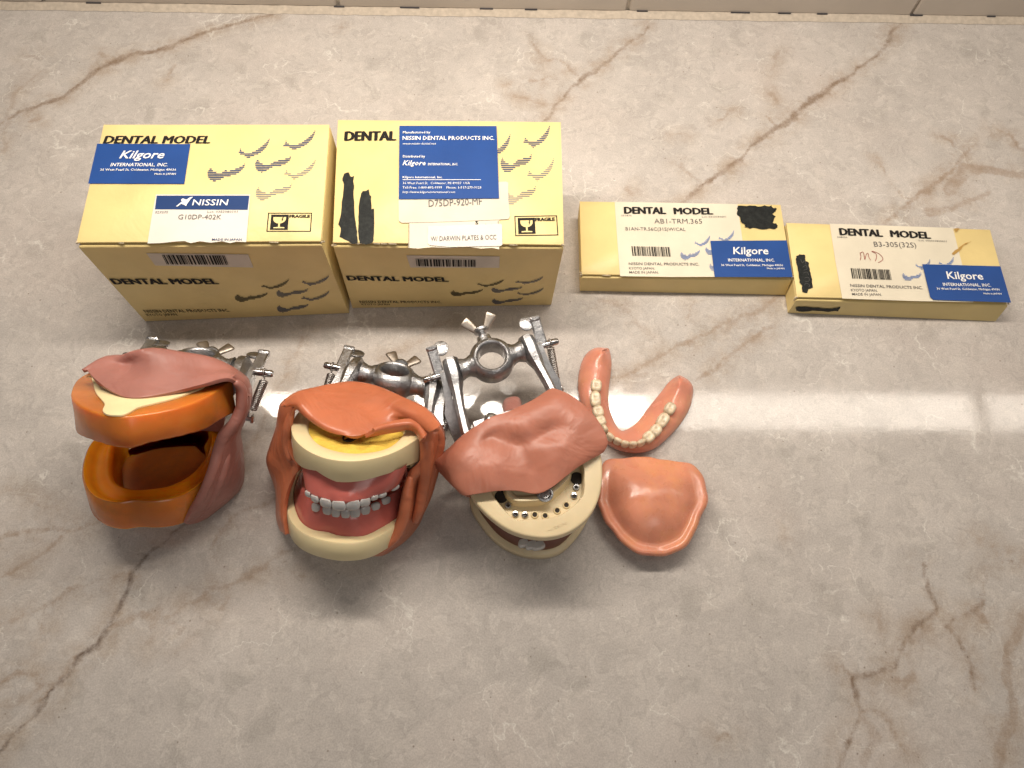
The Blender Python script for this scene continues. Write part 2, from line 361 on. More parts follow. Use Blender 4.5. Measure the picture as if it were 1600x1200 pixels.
    def mixc(fac, a, bb):
        n = nd(nt, 'ShaderNodeMix', data_type='RGBA'); nt.links.new(fac, n.inputs['Factor'])
        for s_, vv in (('A', a), ('B', bb)):
            if isinstance(vv, tuple): n.inputs[s_].default_value = (*vv, 1)
            else: nt.links.new(vv, n.inputs[s_])
        return n.outputs['Result']
    base = mixc(rng(noise(16, 7, .65), .32, .68), (.425, .392, .364), (.525, .484, .450))
    # blotchy chips
    vo = nd(nt, 'ShaderNodeTexVoronoi'); vo.inputs['Scale'].default_value = 48; vo.inputs['Randomness'].default_value = 1
    nv = nd(nt, 'ShaderNodeTexNoise'); nv.inputs['Scale'].default_value = 60; nv.inputs['Detail'].default_value = 4
    nt.links.new(tc.outputs['Object'], nv.inputs['Vector'])
    va = nd(nt, 'ShaderNodeVectorMath', operation='MULTIPLY_ADD'); nt.links.new(nv.outputs['Color'], va.inputs[0]); va.inputs[1].default_value = (.03, .03, 0)
    nt.links.new(tc.outputs['Object'], va.inputs[2]); nt.links.new(va.outputs[0], vo.inputs['Vector'])
    sepc = nd(nt, 'ShaderNodeSeparateColor'); nt.links.new(vo.outputs['Color'], sepc.inputs[0])
    chip = mth('MULTIPLY', rng(sepc.outputs[0], .72, .80), rng(vo.outputs['Distance'], .5, .2))
    base = mixc(mth('MULTIPLY', chip, .5), base, (.355, .33, .30))
    base = mixc(mth('MULTIPLY', rng(noise(7, 5, .6), .5, .72), .4), base, (.53, .455, .41))
    base = mixc(mth('MULTIPLY', rng(noise(70, 7, .8), .50, .62), .42), base, (.60, .55, .50))
    vc = nd(nt, 'ShaderNodeTexVoronoi'); vc.inputs['Scale'].default_value = 330; nt.links.new(va.outputs[0], vc.inputs['Vector'])
    sc2 = nd(nt, 'ShaderNodeSeparateColor'); nt.links.new(vc.outputs['Color'], sc2.inputs[0])
    base = mixc(rng(sc2.outputs[0], .0, .35, .30, 0), base, (.33, .305, .28))
    base = mixc(rng(sc2.outputs[1], .75, 1.0, 0, .32), base, (.62, .58, .535))
    # fine white crackle
    v2 = nd(nt, 'ShaderNodeTexVoronoi', feature='DISTANCE_TO_EDGE'); v2.inputs['Scale'].default_value = 24
    va2 = nd(nt, 'ShaderNodeVectorMath', operation='MULTIPLY_ADD'); nv2 = nd(nt, 'ShaderNodeTexNoise'); nv2.inputs['Scale'].default_value = 38; nv2.inputs['Detail'].default_value = 6
    nt.links.new(tc.outputs['Object'], nv2.inputs['Vector']); nt.links.new(nv2.outputs['Color'], va2.inputs[0]); va2.inputs[1].default_value = (.07, .07, 0)
    nt.links.new(tc.outputs['Object'], va2.inputs[2]); nt.links.new(va2.outputs[0], v2.inputs['Vector'])
    crack = mth('MULTIPLY', rng(v2.outputs['Distance'], .016, .0), rng(noise(17, 6, .75), .50, .58))
    base = mixc(mth('MULTIPLY', crack, .8), base, (.68, .65, .60))
    # brown veins, ragged by noise
    at = nd(nt, 'ShaderNodeAttribute', attribute_name='vein_dist'); ag = nd(nt, 'ShaderNodeAttribute', attribute_name='vein_strength')
    jag = mth('ADD', rng(noise(55, 8, .72), .3, .7, -1.3, 1.3, False), rng(noise(260, 5, .7), .3, .7, -.9, .9, False))
    dd = mth('ADD', at.outputs['Fac'], jag)
    core = rng(dd, 1.7, -1.3, 0, 1, True, True)
    halo = rng(dd, 15.0, -1.0, 0, 1, True, True)
    halo = mth('MULTIPLY', halo, rng(noise(38, 8, .72), .42, .60))
    hs = mth('MULTIPLY', halo, rng(ag.outputs['Fac'], 0, .8, .45, 1.0))
    base = mixc(mth('MULTIPLY', hs, .58), base, (.32, .235, .16))
    vf = mth('MULTIPLY', core, rng(noise(90, 7, .75), .36, .58, .35, 1))
    vf = mth('MULTIPLY', vf, rng(ag.outputs['Fac'], 0, .85, .12, 1.0))
    vcol = mixc(rng(ag.outputs['Fac'], .6, 1.0), (.27, .185, .12), (.12, .082, .06))
    base = mixc(mth('MULTIPLY', vf, .95), base, vcol)
    # grain
    gr = rng(noise(1100, 2, .5), .35, .65, .90, 1.08)
    gm = nd(nt, 'ShaderNodeVectorMath', operation='SCALE'); nt.links.new(base, gm.inputs[0]); nt.links.new(gr, gm.inputs['Scale'])
    # tiny dark specks
    v3 = nd(nt, 'ShaderNodeTexVoronoi'); v3.inputs['Scale'].default_value = 230; nt.links.new(tc.outputs['Object'], v3.inputs['Vector'])
    s3 = nd(nt, 'ShaderNodeSeparateColor'); nt.links.new(v3.outputs['Color'], s3.inputs[0])
    spk = mth('MULTIPLY', rng(v3.outputs['Distance'], .16, .08), rng(s3.outputs[1], .93, .94))
    fin = mixc(mth('MULTIPLY', spk, .55), gm.outputs[0], (.14, .10, .07))
    nt.links.new(fin, b.inputs['Base Color'])
    nt.links.new(mth('ADD', rng(noise(22, 7, .75, 1.5), .38, .66, .04, .13), rng(noise(160, 6, .7), .3, .7, -.01, .02, False)), b.inputs['Roughness'])
    b.inputs['Specular IOR Level'].default_value = .5
    bp = nd(nt, 'ShaderNodeBump'); bp.inputs['Strength'].default_value = .018; bp.inputs['Distance'].default_value = .001
    nt.links.new(noise(300, 3), bp.inputs['Height']); nt.links.new(bp.outputs[0], b.inputs['Normal'])
    o = link('counter', me, m); o['kind'] = 'structure'; o['label'] = 'polished grey beige quartz counter with brown veins'
    return o
make_counter()

# ------------------------------------------------------------------ backsplash: tiles standing on a sandy caulk joint
def make_wall():
    A, B = G(0, 7, 0), G(1600, 31, 0)
    ex = (B - A) / np.linalg.norm(B - A); ey = np.array([-ex[1], ex[0], 0]); ez = np.array([0, 0, 1.])
    # wall body behind the tiles
    mid = (A + B) / 2
    def bx(name, s0, s1, z0, z1, d0, d1, mat, parent, bev=.0006):
        c = A + ex * (s0 + s1) / 2 + ey * (d0 + d1) / 2 + ez * (z0 + z1) / 2
        V, Fc = obox(c, ex, ey, ez, s1 - s0, d1 - d0, z1 - z0, bev)
        return mesh(name, V, Fc, mat, parent)
    wall = bx('backsplash_wall', -.45, 1.30, .0005, .46, .0028, .028, M['grout'], None)
    wall['kind'] = 'structure'; wall['label'] = 'tiled backsplash wall behind the counter'
    def s_of(px, py):
        n = ey; p = onplane(px, py, A, n); return float(np.dot(p - A, ex))
    j = [s_of(527, 5), s_of(982, 10), s_of(1430, 15)]
    pitch = (j[2] - j[0]) / 2
    edges = [j[0] - 3 * pitch, j[0] - 2 * pitch, j[0] - pitch, j[0], j[1], j[2], j[2] + pitch, j[2] + 2 * pitch]
    g = .0011
    for row in range(3):
        z0 = .0022 + row * .152; off = 0 if row % 2 == 0 else pitch / 2
        for i in range(len(edges) - 1):
            s0, s1 = max(edges[i] + off, -.44), min(edges[i + 1] + off, 1.29)
            if s1 - s0 < .02: continue
            bx('tile', s0 + g, s1 - g, z0, z0 + .150, .0 + rnd.uniform(0, .0004), .0040, M['tile'], wall, .0012)
    # caulk bead with a ragged front
    n = 260; rows = [[], [], [], []]; r2 = random.Random(5)
    for i in range(n):
        s = -.42 + 1.68 * i / (n - 1); jit = r2.uniform(-.0005, .0005)
        p = A + ex * s
        for k, (d, z) in enumerate([(-.0062 + jit, .0003), (-.004 + jit * .5, .0014), (-.0012, .0026 + jit * .4), (.0006, .0028 + jit * .5)]):
            rows[k].append(p + ey * d + ez * z)
    V, Fc = loft_data(rows, False, (False, False)); mesh('caulk_joint', V, Fc, M['grout'], wall, True)
    # dark open cracks where the bead has pulled from the tile
    for px in (150, 530, 640, 760, 830, 1005, 1160, 1230, 1290, 1440, 1560):
        s = s_of(px, 10); l = r2.uniform(.006, .016)
        c = A + ex * s + ey * (-.0005) + ez * .0033
        V, Fc = obox(c, ex, ey, ez, l, .0012, .0010, .0003); mesh('crack', V, Fc, M['gap'], wall)
    return wall
make_wall()

# ------------------------------------------------------------------ lettering helpers
FONT = {}
def glyphs(s, bold=0.0, shear=0.0, res=2, space=1.0):
    cu = bpy.data.curves.new('t', 'FONT'); cu.body = s; cu.offset = bold; cu.shear = shear; cu.resolution_u = res
    cu.space_character = space
    o = bpy.data.objects.new('t', cu); sc.collection.objects.link(o)
    dg = bpy.context.evaluated_depsgraph_get(); me = bpy.data.meshes.new_from_object(o.evaluated_get(dg))
    V = np.array([v.co[:2] for v in me.vertices]); Fc = [tuple(p.vertices) for p in me.polygons]
    bpy.data.objects.remove(o); bpy.data.curves.remove(cu); bpy.data.meshes.remove(me)
    return V, Fc
CAP = {}
def capheight(bold):
    if bold not in CAP: V, _ = glyphs('H', bold); CAP[bold] = (V[:, 1].min(), V[:, 1].max())
    return CAP[bold]
class Face:
    """a flat face of a box: pixels to face coordinates and back to 3D"""
    def __init__(s, o, ex, n, z):
        s.o = np.array(o, float); s.ex = ex / np.linalg.norm(ex); s.n = n / np.linalg.norm(n)
        s.ey = np.cross(s.n, s.ex); s.z = z
    def uv(s, p):
        q = onplane(p[0], p[1], s.o, s.n) - s.o; return np.array([np.dot(q, s.ex), np.dot(q, s.ey)])
    def pt(s, uv, lift): return s.o + s.ex * uv[0] + s.ey * uv[1] + s.n * lift
class WallFace(Face):
    def __init__(s, o, ex, n, at): Face.__init__(s, o, ex, n, 0); s.at = at
    def pt(s, uv, lift):
        P = s.o + s.ex * uv[0] + s.ey * uv[1]; a, b = s.at(3, P[2]), s.at(2, P[2])
        t = np.dot(P - a, b - a) / np.dot(b - a, b - a); return a + (b - a) * t + s.n * (lift + .00005)
LEV = .00018
def text(face, s, p0, p1, ptop, mat, parent, level=1, bold=0.0, shear=0.0, res=2, name='lettering', space=1.0):
    gb = min(bold, .014) if bold < .03 else 0
    V, Fc = glyphs(s, gb, shear, res, space)
    lo, hi = capheight(gb)
    a, b, t = face.uv(p0), face.uv(p1), face.uv(ptop)
    d = (b - a); wl = np.linalg.norm(d); d = d / wl; e = np.array([-d[1], d[0]])
    h = abs(np.dot(t - a, e))
    x = (V[:, 0] - V[:, 0].min()) / (V[:, 0].max() - V[:, 0].min()) * wl
    y = (V[:, 1] - lo) / (hi - lo) * h
    offs = [(0, 0)] if bold < .03 else [(0, 0), (-.045, 0), (.045, 0), (-.09, 0), (.09, 0), (.03, .03), (-.03, -.03)]
    parts = [([face.pt(a + d * (xi + ox * h) + e * (yi + oy * h), LEV * level + 3e-6 * k) for xi, yi in zip(x, y)], Fc) for k, (ox, oy) in enumerate(offs)]
    P, Fc = join(parts)
    return mesh(name, P, Fc, mat, parent)
def poly(face, pts, mat, parent, level=1, name='print', thick=0.0):
    P = [face.pt(face.uv(p), LEV * level) for p in pts]; n = len(P)
    if thick:
        Q = [face.pt(face.uv(p), LEV * level - thick) for p in pts]
        Fc = [tuple(range(n)), tuple(range(2 * n - 1, n - 1, -1))] + [(i, i + n, (i + 1) % n + n, (i + 1) % n) for i in range(n)]
        return mesh(name, P + Q, Fc, mat, parent)
    return mesh(name, P, [tuple(range(n))], mat, parent)
def quads(face, qs, mat, parent, level=1, name='print'):
    V, Fc = [], []
    for q in qs:
        k = len(V); V += [face.pt(u, LEV * level) for u in q]; Fc.append(tuple(range(k, k + len(q))))
    return mesh(name, V, Fc, mat, parent)
def barcode(face, p00, p10, p01, mat, parent, level, seed):
    r = random.Random(seed); a, b, c = face.uv(p00), face.uv(p10), face.uv(p01); ex, ey = b - a, c - a
    qs = []; x = 0
    while x < .985:
        wdt = r.choice([.010, .010, .02, .03]); q0, q1 = a + ex * x, a + ex * min(1, x + wdt)
        qs.append([q0, q1, q1 + ey, q0 + ey]); x += wdt + r.choice([.010, .010, .018, .026])
    return quads(face, qs, mat, parent, level, 'barcode')
def stripes(face, polys, mat, parent, level, pitch, duty=.5, name='printed_emblem'):
    qs = []
    for pl in polys:
        P = [face.uv(p) for p in pl]; ys = [p[1] for p in P]
        k0 = int(math.floor(min(ys) / pitch)); k1 = int(math.ceil(max(ys) / pitch))
        for k in range(k0, k1 + 1):
            def spans(y):
                xs = []
                for i in range(len(P)):
                    a, b = P[i], P[(i + 1) % len(P)]
                    if (a[1] <= y) != (b[1] <= y): xs.append(a[0] + (y - a[1]) / (b[1] - a[1]) * (b[0] - a[0]))
                return sorted(xs)
            y = k * pitch; h = pitch * duty / 2
            xs = spans(y)
            for i in range(0, len(xs) - 1, 2):
                if xs[i + 1] - xs[i] > pitch * .25:
                    qs.append([np.array([xs[i], y - h]), np.array([xs[i + 1], y - h]), np.array([xs[i + 1], y + h]), np.array([xs[i], y + h])])
    if qs: return quads(face, qs, mat, parent, level, name)
def stroke(face, pts, wpx, mat, parent, level, name='handwriting'):
    P = [face.uv(p) for p in cr([np.array(p, float) for p in pts], 5)]
    w1 = np.linalg.norm(face.uv((pts[0][0] + wpx, pts[0][1])) - face.uv(pts[0])) / 2
    qs = []
    for a, b in zip(P[:-1], P[1:]):
        d = b - a; d /= np.linalg.norm(d) + 1e-9; e = np.array([-d[1], d[0]]) * w1
        qs.append([a - e, b - e, b + e, a + e])
    return quads(face, qs, mat, parent, level, name)
def ragged(pts, amp, seed, m=3):
    r = random.Random(seed); out = []
    for i in range(len(pts)):
        a, b = pts[i], pts[(i + 1) % len(pts)]
        for k in range(m):
            t = k / m; out.append((a[0] + (b[0] - a[0]) * t + r.uniform(-amp, amp), a[1] + (b[1] - a[1]) * t + r.uniform(-amp, amp)))
    return out

# emblem outlines, as drawn on the first carton's top (zoomed pixel units)
EA = [(800, 283), (806, 300), (830, 312), (850, 318), (868, 306), (880, 297), (890, 306), (915, 298), (945, 288), (970, 275), (985, 262), (980, 285), (955, 310), (930, 325), (905, 330), (880, 332), (860, 345), (840, 355), (815, 360), (795, 352), (782, 335), (780, 310), (790, 295)]
EB = [(958, 178), (966, 196), (985, 205), (1010, 207), (1040, 195), (1075, 170), (1100, 148), (1120, 122), (1115, 145), (1100, 175), (1075, 200), (1050, 215), (1020, 225), (1000, 237), (985, 222), (965, 212), (943, 210), (955, 196)]
EC = [(1055, 238), (1062, 255), (1085, 268), (1110, 272), (1130, 262), (1145, 250), (1160, 248), (1190, 240), (1220, 235), (1237, 218), (1230, 245), (1205, 265), (1180, 275), (1140, 280), (1120, 290), (1100, 303), (1075, 312), (1055, 305), (1042, 290), (1038, 265), (1045, 250)]
def sh(p, dx, dy): return [(a + dx, b + dy) for a, b in p]
EMB = [EA, EB, EC, sh(EB, 248, -43), sh(EB, 250, 115), sh(EC, 3, 153)]

# ------------------------------------------------------------------ cartons
def carton(label, tops, bots, h, name='carton_box', lid_t=.0010, gap=.0013, wear=False):
    """tops: px of back-left, back-right, front-right, front-left of the lid; bots: px of front-left, front-right at the counter"""
    T = [G(*p, h) for p in tops]; FL, FR = G(*bots[0], 0), G(*bots[1], 0)
    # back edge of the bottom: the same depth as the lid
    BR = FR + (T[1] - T[2]) * np.array([1, 1, 0]); BL = FL + (T[0] - T[3]) * np.array([1, 1, 0])
    FL[2] = FR[2] = BR[2] = BL[2] = .0002
    c = (FL + FR + BR + BL) / 4; c[2] = 0
    root = thing(name, tuple(c), label, 'box', 'cardboard boxes in a row')
    bot = [BL, BR, FR, FL]
    hb = h - lid_t - gap
    T0 = [p.copy() for p in T]
    def at(k, z):
        t = z / h; return bot[k] * (1 - t) + T0[k] * t
    # tray: four walls with a slight bulge and a rim turned in
    def ring(z, ins):
        P = []
        for k in range(4):
            a, b = at(k, z), at((k + 1) % 4, z)
            for q in range(8):
                t = q / 8; p = a + (b - a) * t
                cc = sum(at(i, z) for i in range(4)) / 4; d = cc - p; d[2] = 0; d /= np.linalg.norm(d)
                bul = .0000 * math.sin(math.pi * t) * math.sin(math.pi * min(1, z / h))
                P.append(p + d * (ins - bul))
        return P
    rings = [ring(z, i) for z, i in [(.0, .0008), (.0006, 0), (hb * .25, 0), (hb * .5, 0), (hb * .75, 0), (hb - .0007, 0), (hb, .0008), (hb, .003)]]
    loft('tray', rings, M['card'], root, caps=(True, True), sharp=30)
    sh_ = (T[0] - T[3]) / np.linalg.norm(T[0] - T[3]) * .0013
    T = [T[0], T[1], T[2] + sh_, T[3] + sh_]
    # lid: a panel standing a little proud, its front edge rolled over
    def lring(z, out):
        P = []
        for k in range(4):
            a, b = T[k].copy(), T[(k + 1) % 4].copy(); a[2] = b[2] = z
            for q in range(8):
                t = q / 8; p = a + (b - a) * t; cc = sum(T) / 4; d = p - cc; d[2] = 0; d /= np.linalg.norm(d)
                P.append(p + d * out)
        return P
    loft('lid', [lring(hb + gap * .9, -.001), lring(hb + gap, 0), lring(h - .0003, .0001), lring(h, -.0004)], M['card'], root, sharp=60)
    # dark slot between lid and tray
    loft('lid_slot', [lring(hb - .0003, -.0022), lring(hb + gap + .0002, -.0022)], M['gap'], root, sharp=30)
    top = Face(T[3], T[2] - T[3], np.array([0, 0, 1.]), h)
    ft = at(3, hb); fr_ = at(2, hb)
    n = np.cross(FR - FL, ft - FL); n = n / np.linalg.norm(n)
    if n[1] > 0: n = -n
    front = WallFace(FL, FR - FL, n, at)
    # scuffed corners
    r = random.Random(hash(label) % 1000 if False else len(label))
    for q in range(9 if wear else 3):
        t = r.uniform(.05, .95); p = T[3] * (1 - t) + T[2] * t; p[2] = h - .0006
        V, Fc = obox(p + np.array([0, -.0002, 0]), np.array([1., 0, 0]), np.array([0, 1., 0]), np.array([0, 0, 1.]), r.uniform(.002, .008), .0010, .0008, .0003)
        mesh('edge_wear', V, Fc, M['card_worn'], root)
    for k in (2, 3):
        p = T[k].copy(); p[2] = h - .001
        for q in range(3):
            cpt = p + np.array([r.uniform(-.0012, .0012), r.uniform(-.0004, .0012), r.uniform(-.0030, .0009)])
            V, Fc = obox(cpt, np.array([1., 0, 0]), np.array([0, 1., 0]), np.array([0, 0, 1.]), r.uniform(.001, .0022), r.uniform(.0008, .0015), r.uniform(.0008, .0018), .0003)
            mesh('corner_scuff', V, Fc, M['card_worn'], root)
    return root, top, front
def slab(face, pts, mat, parent, level, name='sticker'):
    return poly(face, pts, mat, parent, level, name, thick=LEV * .8)
def fragile(face, z, px, parent):   # px: zoomed corners TL,TR,BR,BL
    q = [z(p) for p in px]; TL, TR, BR, BL = [face.uv(p) for p in q]
    def B(u, v): return TL + (TR - TL) * u + (BL - TL) * v
    qs = []; w_ = .022
    qs.append([B(0, 0), B(1, 0), B(1, w_ * 2), B(0, w_ * 2)]); qs.append([B(0, 1 - w_ * 2), B(1, 1 - w_ * 2), B(1, 1), B(0, 1)])
    qs.append([B(0, 0), B(w_, 0), B(w_, 1), B(0, 1)]); qs.append([B(1 - w_, 0), B(1, 0), B(1, 1), B(1 - w_, 1)])
    qs.append([B(.075, .10), B(.475, .10), B(.475, .90), B(.075, .90)])
    o = quads(face, qs, M['black'], parent, 1, 'fragile_mark')
    g = []   # goblet
    bowl = [(.13, .24), (.42, .24), (.415, .40), (.38, .50), (.33, .56), (.295, .58), (.295, .76), (.40, .78), (.40, .83), (.15, .83), (.15, .78), (.255, .76), (.255, .58), (.21, .56), (.165, .50), (.135, .40)]
    V = [face.pt(B(a, b), LEV * 2) for a, b in bowl]
    mesh('goblet_mark', V, [tuple(range(len(V)))], M['card'], o)
    mesh('crack_mark', [face.pt(B(a, b), LEV * 3) for a, b in [(.345, .24), (.37, .24), (.35, .36), (.365, .36), (.325, .50), (.335, .38), (.32, .38)]], [tuple(range(7))], M['black'], o)
    return o
def ltext(face, z, s, x0, x1, ybase, ytop, mat, parent, level=1, bold=0., shear=0., res=2, dy=0., space=1.0):
    """text by zoomed pixels: left end, right end, baseline y, cap top y; dy is the drop over the run"""
    return text(face, s, z((x0, ybase)), z((x1, ybase + dy)), z((x0, ytop)), mat, parent, level, bold, shear, res, space=space)

# --- first large carton
z5 = zoomer(100, 180, 3.4783)
b1, t1, f1 = carton('large yellow box with a torn white label and the blue sticker overhanging its left edge',
    [(162, 194.4), (514.5, 194.4), (501, 379.5), (118.5, 381.5)], [(228, 503), (545.7, 490)], .0830)
ltext(t1, z5, 'DENTAL MODEL', 215, 790, 154, 114, M['black'], b1, bold=.035, shear=.12, dy=0, space=1.03)
bl = slab(t1, [z5(p) for p in [(183, 158), (688, 160), (655, 376), (134, 374)]], M['blue'], b1, 3)
ltext(t1, z5, 'Kilgore', 303, 545, 240, 198, M['white'], bl, 5, bold=.02, shear=.28)
ltext(t1, z5, 'INTERNATIONAL, INC.', 255, 565, 283, 265, M['white'], bl, 5, bold=.012, shear=.15)
ltext(t1, z5, '36 West Pearl St, Coldwater, Michigan 49036', 200, 612, 307, 295, M['white'], bl, 5, bold=.015, res=1)
ltext(t1, z5, 'Made in JAPAN', 495, 610, 329, 319, M['white'], bl, 5, bold=.015, res=1)
stripes(t1, [[z5(p) for p in e] for e in EMB[:4]], M['emblem'], b1, 1, .00122, .66)
stripes(t1, [[z5(p) for p in e] for e in EMB[4:]], M['emblem_pale'], b1, 1, .00122, .5)
wl = slab(t1, [z5(p) for p in [(502, 434), (1014, 434), (1004, 560), (992, 692), (940, 690), (905, 698), (860, 688), (800, 696), (740, 688), (690, 698), (655, 686), (600, 690), (548, 696), (520, 698), (456, 700), (478, 560)]], M['paper'], b1, 3, 'torn_label')
slab(t1, [z5(p) for p in [(507, 441), (1009, 441), (1000, 518), (497, 515)]], M['navy'], wl, 4, 'header_band')
ltext(t1, z5, 'NISSIN', 700, 893, 496, 464, M['white'], wl, 6, bold=.006, shear=.05)
poly(t1, [z5(p) for p in [(650, 458), (668, 466), (690, 452), (706, 450), (690, 464), (680, 478), (672, 490), (668, 500), (655, 492), (640, 488), (622, 502), (612, 502), (634, 484), (645, 476), (640, 466)]], M['white'], wl, 6, 'bird_logo')
ltext(t1, z5, 'G10DP-402K', 622, 856, 570, 545, M['grey'], wl, 5, bold=-.004)
ltext(t1, z5, '327375', 498, 568, 538, 526, M['grey'], wl, 5, res=1)
ltext(t1, z5, 'Lot: 0352080101', 782, 945, 535, 523, M['grey'], wl, 5, res=1)
ltext(t1, z5, 'MADE IN JAPAN', 806, 968, 686, 674, M['navy'], wl, 5, bold=.008, res=1)
fragile(t1, z5, [(1110, 531), (1349, 531), (1342, 634), (1100, 634)], b1)
ltext(t1, z5, 'FRAGILE', 1226, 1336, 558, 543, M['black'], b1, 2, bold=.032)
tp = slab(f1, [z5(p) for p in [(450, 738), (1005, 730), (1032, 806), (498, 806)]], M['tape'], b1, 2, 'tape_label')
barcode(f1, z5((562, 796)), z5((908, 790)), z5((535, 742)), M['black'], tp, 4, 3)
ltext(f1, z5, 'DENTAL MODEL', 272, 843, 916, 886, M['black'], b1, 2, bold=.035, shear=-.12, dy=-10, space=1.03)
def fr_map(e): return [(930 + (x - 780) * .873, 845 + (y - 82) * .587) for x, y in e]
stripes(f1, [[z5(p) for p in fr_map(e)] for e in EMB[:2]], M['black'], b1, 2, .0013, .62)
stripes(f1, [[z5(p) for p in fr_map(e)] for e in EMB[2:]], M['emblem'], b1, 2, .0013, .6)
ltext(f1, z5, 'NISSIN DENTAL PRODUCTS INC.', 440, 905, 1072, 1056, M['black'], b1, 2, bold=.012, shear=-.2, dy=-8, res=1)
ltext(f1, z5, 'KYOTO JAPAN', 452, 620, 1090, 1077, M['black'], b1, 2, bold=.006, shear=-.2, dy=-3, res=1)

# --- second large carton
z6 = zoomer(510, 170, 3.636)
b2, t2, f2 = carton('worn large yellow box with two black marker strokes and stacked white labels on top',
    [(528, 187), (876, 190.5), (881.3, 385), (519.8, 381.5)], [(551.3, 482), (861, 477)], .0745, wear=True)
ltext(t2, z6, 'DENTAL', 106, 392, 182, 130, M['black'], b2, bold=.035, dy=-1)
def b2_map(e): return [(1270 + (x - 1366) * .93 + (y - 85) * .13, 95 + (y - 85) * 1.19) for x, y in e]
stripes(t2, [[z6(p) for p in b2_map(e)] for e in EMB[1:4]], M['emblem'], b2, 1, .0014, .6)
stripes(t2, [[z6(p) for p in b2_map(e)] for e in EMB[4:]], M['emblem_pale'], b2, 1, .0014, .48)
la = slab(t2, [z6(p) for p in [(470, 480), (984, 480), (980, 700), (982, 800), (940, 792), (880, 796), (800, 786), (700, 792), (600, 788), (520, 796), (466, 792)]], M['cream_paper'], b2, 2, 'under_label')
for q in ([(468, 655), (471, 655), (471, 792), (468, 792)], [(974, 640), (977, 640), (979, 780), (976, 780)]):
    quads(t2, [[t2.uv(z6(p)) for p in q]], M['grey'], la, 4, 'rule_line')
ltext(t2, z6, 'S   .  .', 846, 942, 662, 640, M['black'], la, 4, bold=.02)
lb = slab(t2, [z6(p) for p in [(410, 440), (1020, 418), (1034, 424), (1034, 520), (1044, 612), (1034, 630), (980, 634), (700, 645), (430, 652), (412, 642)]], M['clear'], b2, 4, 'white_label')
ltext(t2, z6, 'D75DP-920-MF', 582, 885, 562, 524, M['grey'], lb, 6, bold=-.002, dy=-12)
lc = slab(t2, [z6(p) for p in [(578, 672), (990, 658), (998, 664), (1000, 775), (990, 784), (700, 790), (588, 780), (576, 770)]], M['paper'], b2, 5, 'white_label')
ltext(t2, z6, 'W/ DARWIN PLATES & OCC', 594, 966, 758, 732, M['grey'], lc, 7, bold=-.002, dy=-10)
ld = slab(t2, [z6(p) for p in [(416, 104), (967, 106), (981, 516), (413, 520)]], M['blue'], b2, 7)
for s, x0, x1, yb, yt, bo, she in [('Manufactured by', 436, 592, 150, 137, .014, 0), ('NISSIN DENTAL PRODUCTS INC.', 434, 954, 187, 165, .016, 0), ('www.nissin-dental.net', 436, 624, 213, 202, .0, .2),
        ('Distributed by', 436, 562, 287, 273, .014, 0), ('Kilgore', 434, 566, 331, 303, .02, .3), ('INTERNATIONAL, INC.', 578, 748, 331, 318, .02, .1), ('Kilgore International, Inc.', 434, 660, 404, 392, .014, 0),
        ('36 West Pearl St.  Coldwater, MI 49037  USA', 436, 816, 438, 425, .0, 0), ('Toll Free: 1-800-892-9999    Phone: 1-517-279-9123', 434, 880, 463, 450, .006, 0), ('http://www.kilgoreinternational.com', 434, 732, 488, 476, .0, .2)]:
    ltext(t2, z6, s, x0, x1, yb, yt, M['white'], ld, 9, bold=bo, shear=she, res=1)
quads(t2, [[t2.uv(z6(p)) for p in [(434, 411), (878, 411), (878, 414), (434, 414)]]], M['white'], ld, 9, 'rule_line')
fragile(t2, z6, [(1068, 610), (1310, 606), (1315, 720), (1073, 724)], b2)
ltext(t2, z6, 'FRAGILE', 1188, 1297, 640, 622, M['black'], b2, 2, bold=.032, dy=-3)
poly(t2, [z6(p) for p in ragged([(104, 368), (130, 362), (133, 386), (155, 386), (156, 470), (160, 560), (165, 650), (176, 720), (176, 762), (150, 768), (110, 745), (75, 728), (85, 690), (68, 655), (84, 590), (92, 500), (98, 430), (92, 396)], 3, 1)], M['marker'], b2, 2, 'marker_scribble')
poly(t2, [z6(p) for p in ragged([(196, 478), (240, 460), (246, 490), (255, 500), (258, 570), (272, 572), (270, 650), (268, 735), (262, 762), (225, 772), (190, 762), (178, 700), (182, 620), (186, 540)], 3, 2)], M['marker'], b2, 2, 'marker_scribble')
tp = slab(f2, [z6(p) for p in [(455, 822), (984, 818), (982, 886), (478, 892)]], M['tape'], b2, 2, 'tape_label')
barcode(f2, z6((514, 882)), z6((858, 880)), z6((508, 840)), M['black'], tp, 4, 8)
ltext(f2, z6, 'DENTAL MODEL', 122, 692, 972, 947, M['black'], b2, 2, bold=.035, shear=-.1, dy=2, space=1.03)
def f2_map(e): return [(706 + (x - 780) * .895, 935 + (y - 82) * .45) for x, y in e]
stripes(f2, [[z6(p) for p in f2_map(e)] for e in EMB[:2]], M['black'], b2, 2, .0013, .62)
stripes(f2, [[z6(p) for p in f2_map(e)] for e in EMB[2:]], M['emblem'], b2, 2, .0013, .6)
ltext(f2, z6, 'NISSIN DENTAL PRODUCTS INC.', 190, 655, 1101, 1088, M['black'], b2, 2, bold=.012, shear=-.1, res=1)
ltext(f2, z6, 'KYOTO JAPAN', 200, 362, 1113, 1104, M['black'], b2, 2, bold=.006, shear=-.1, res=1)

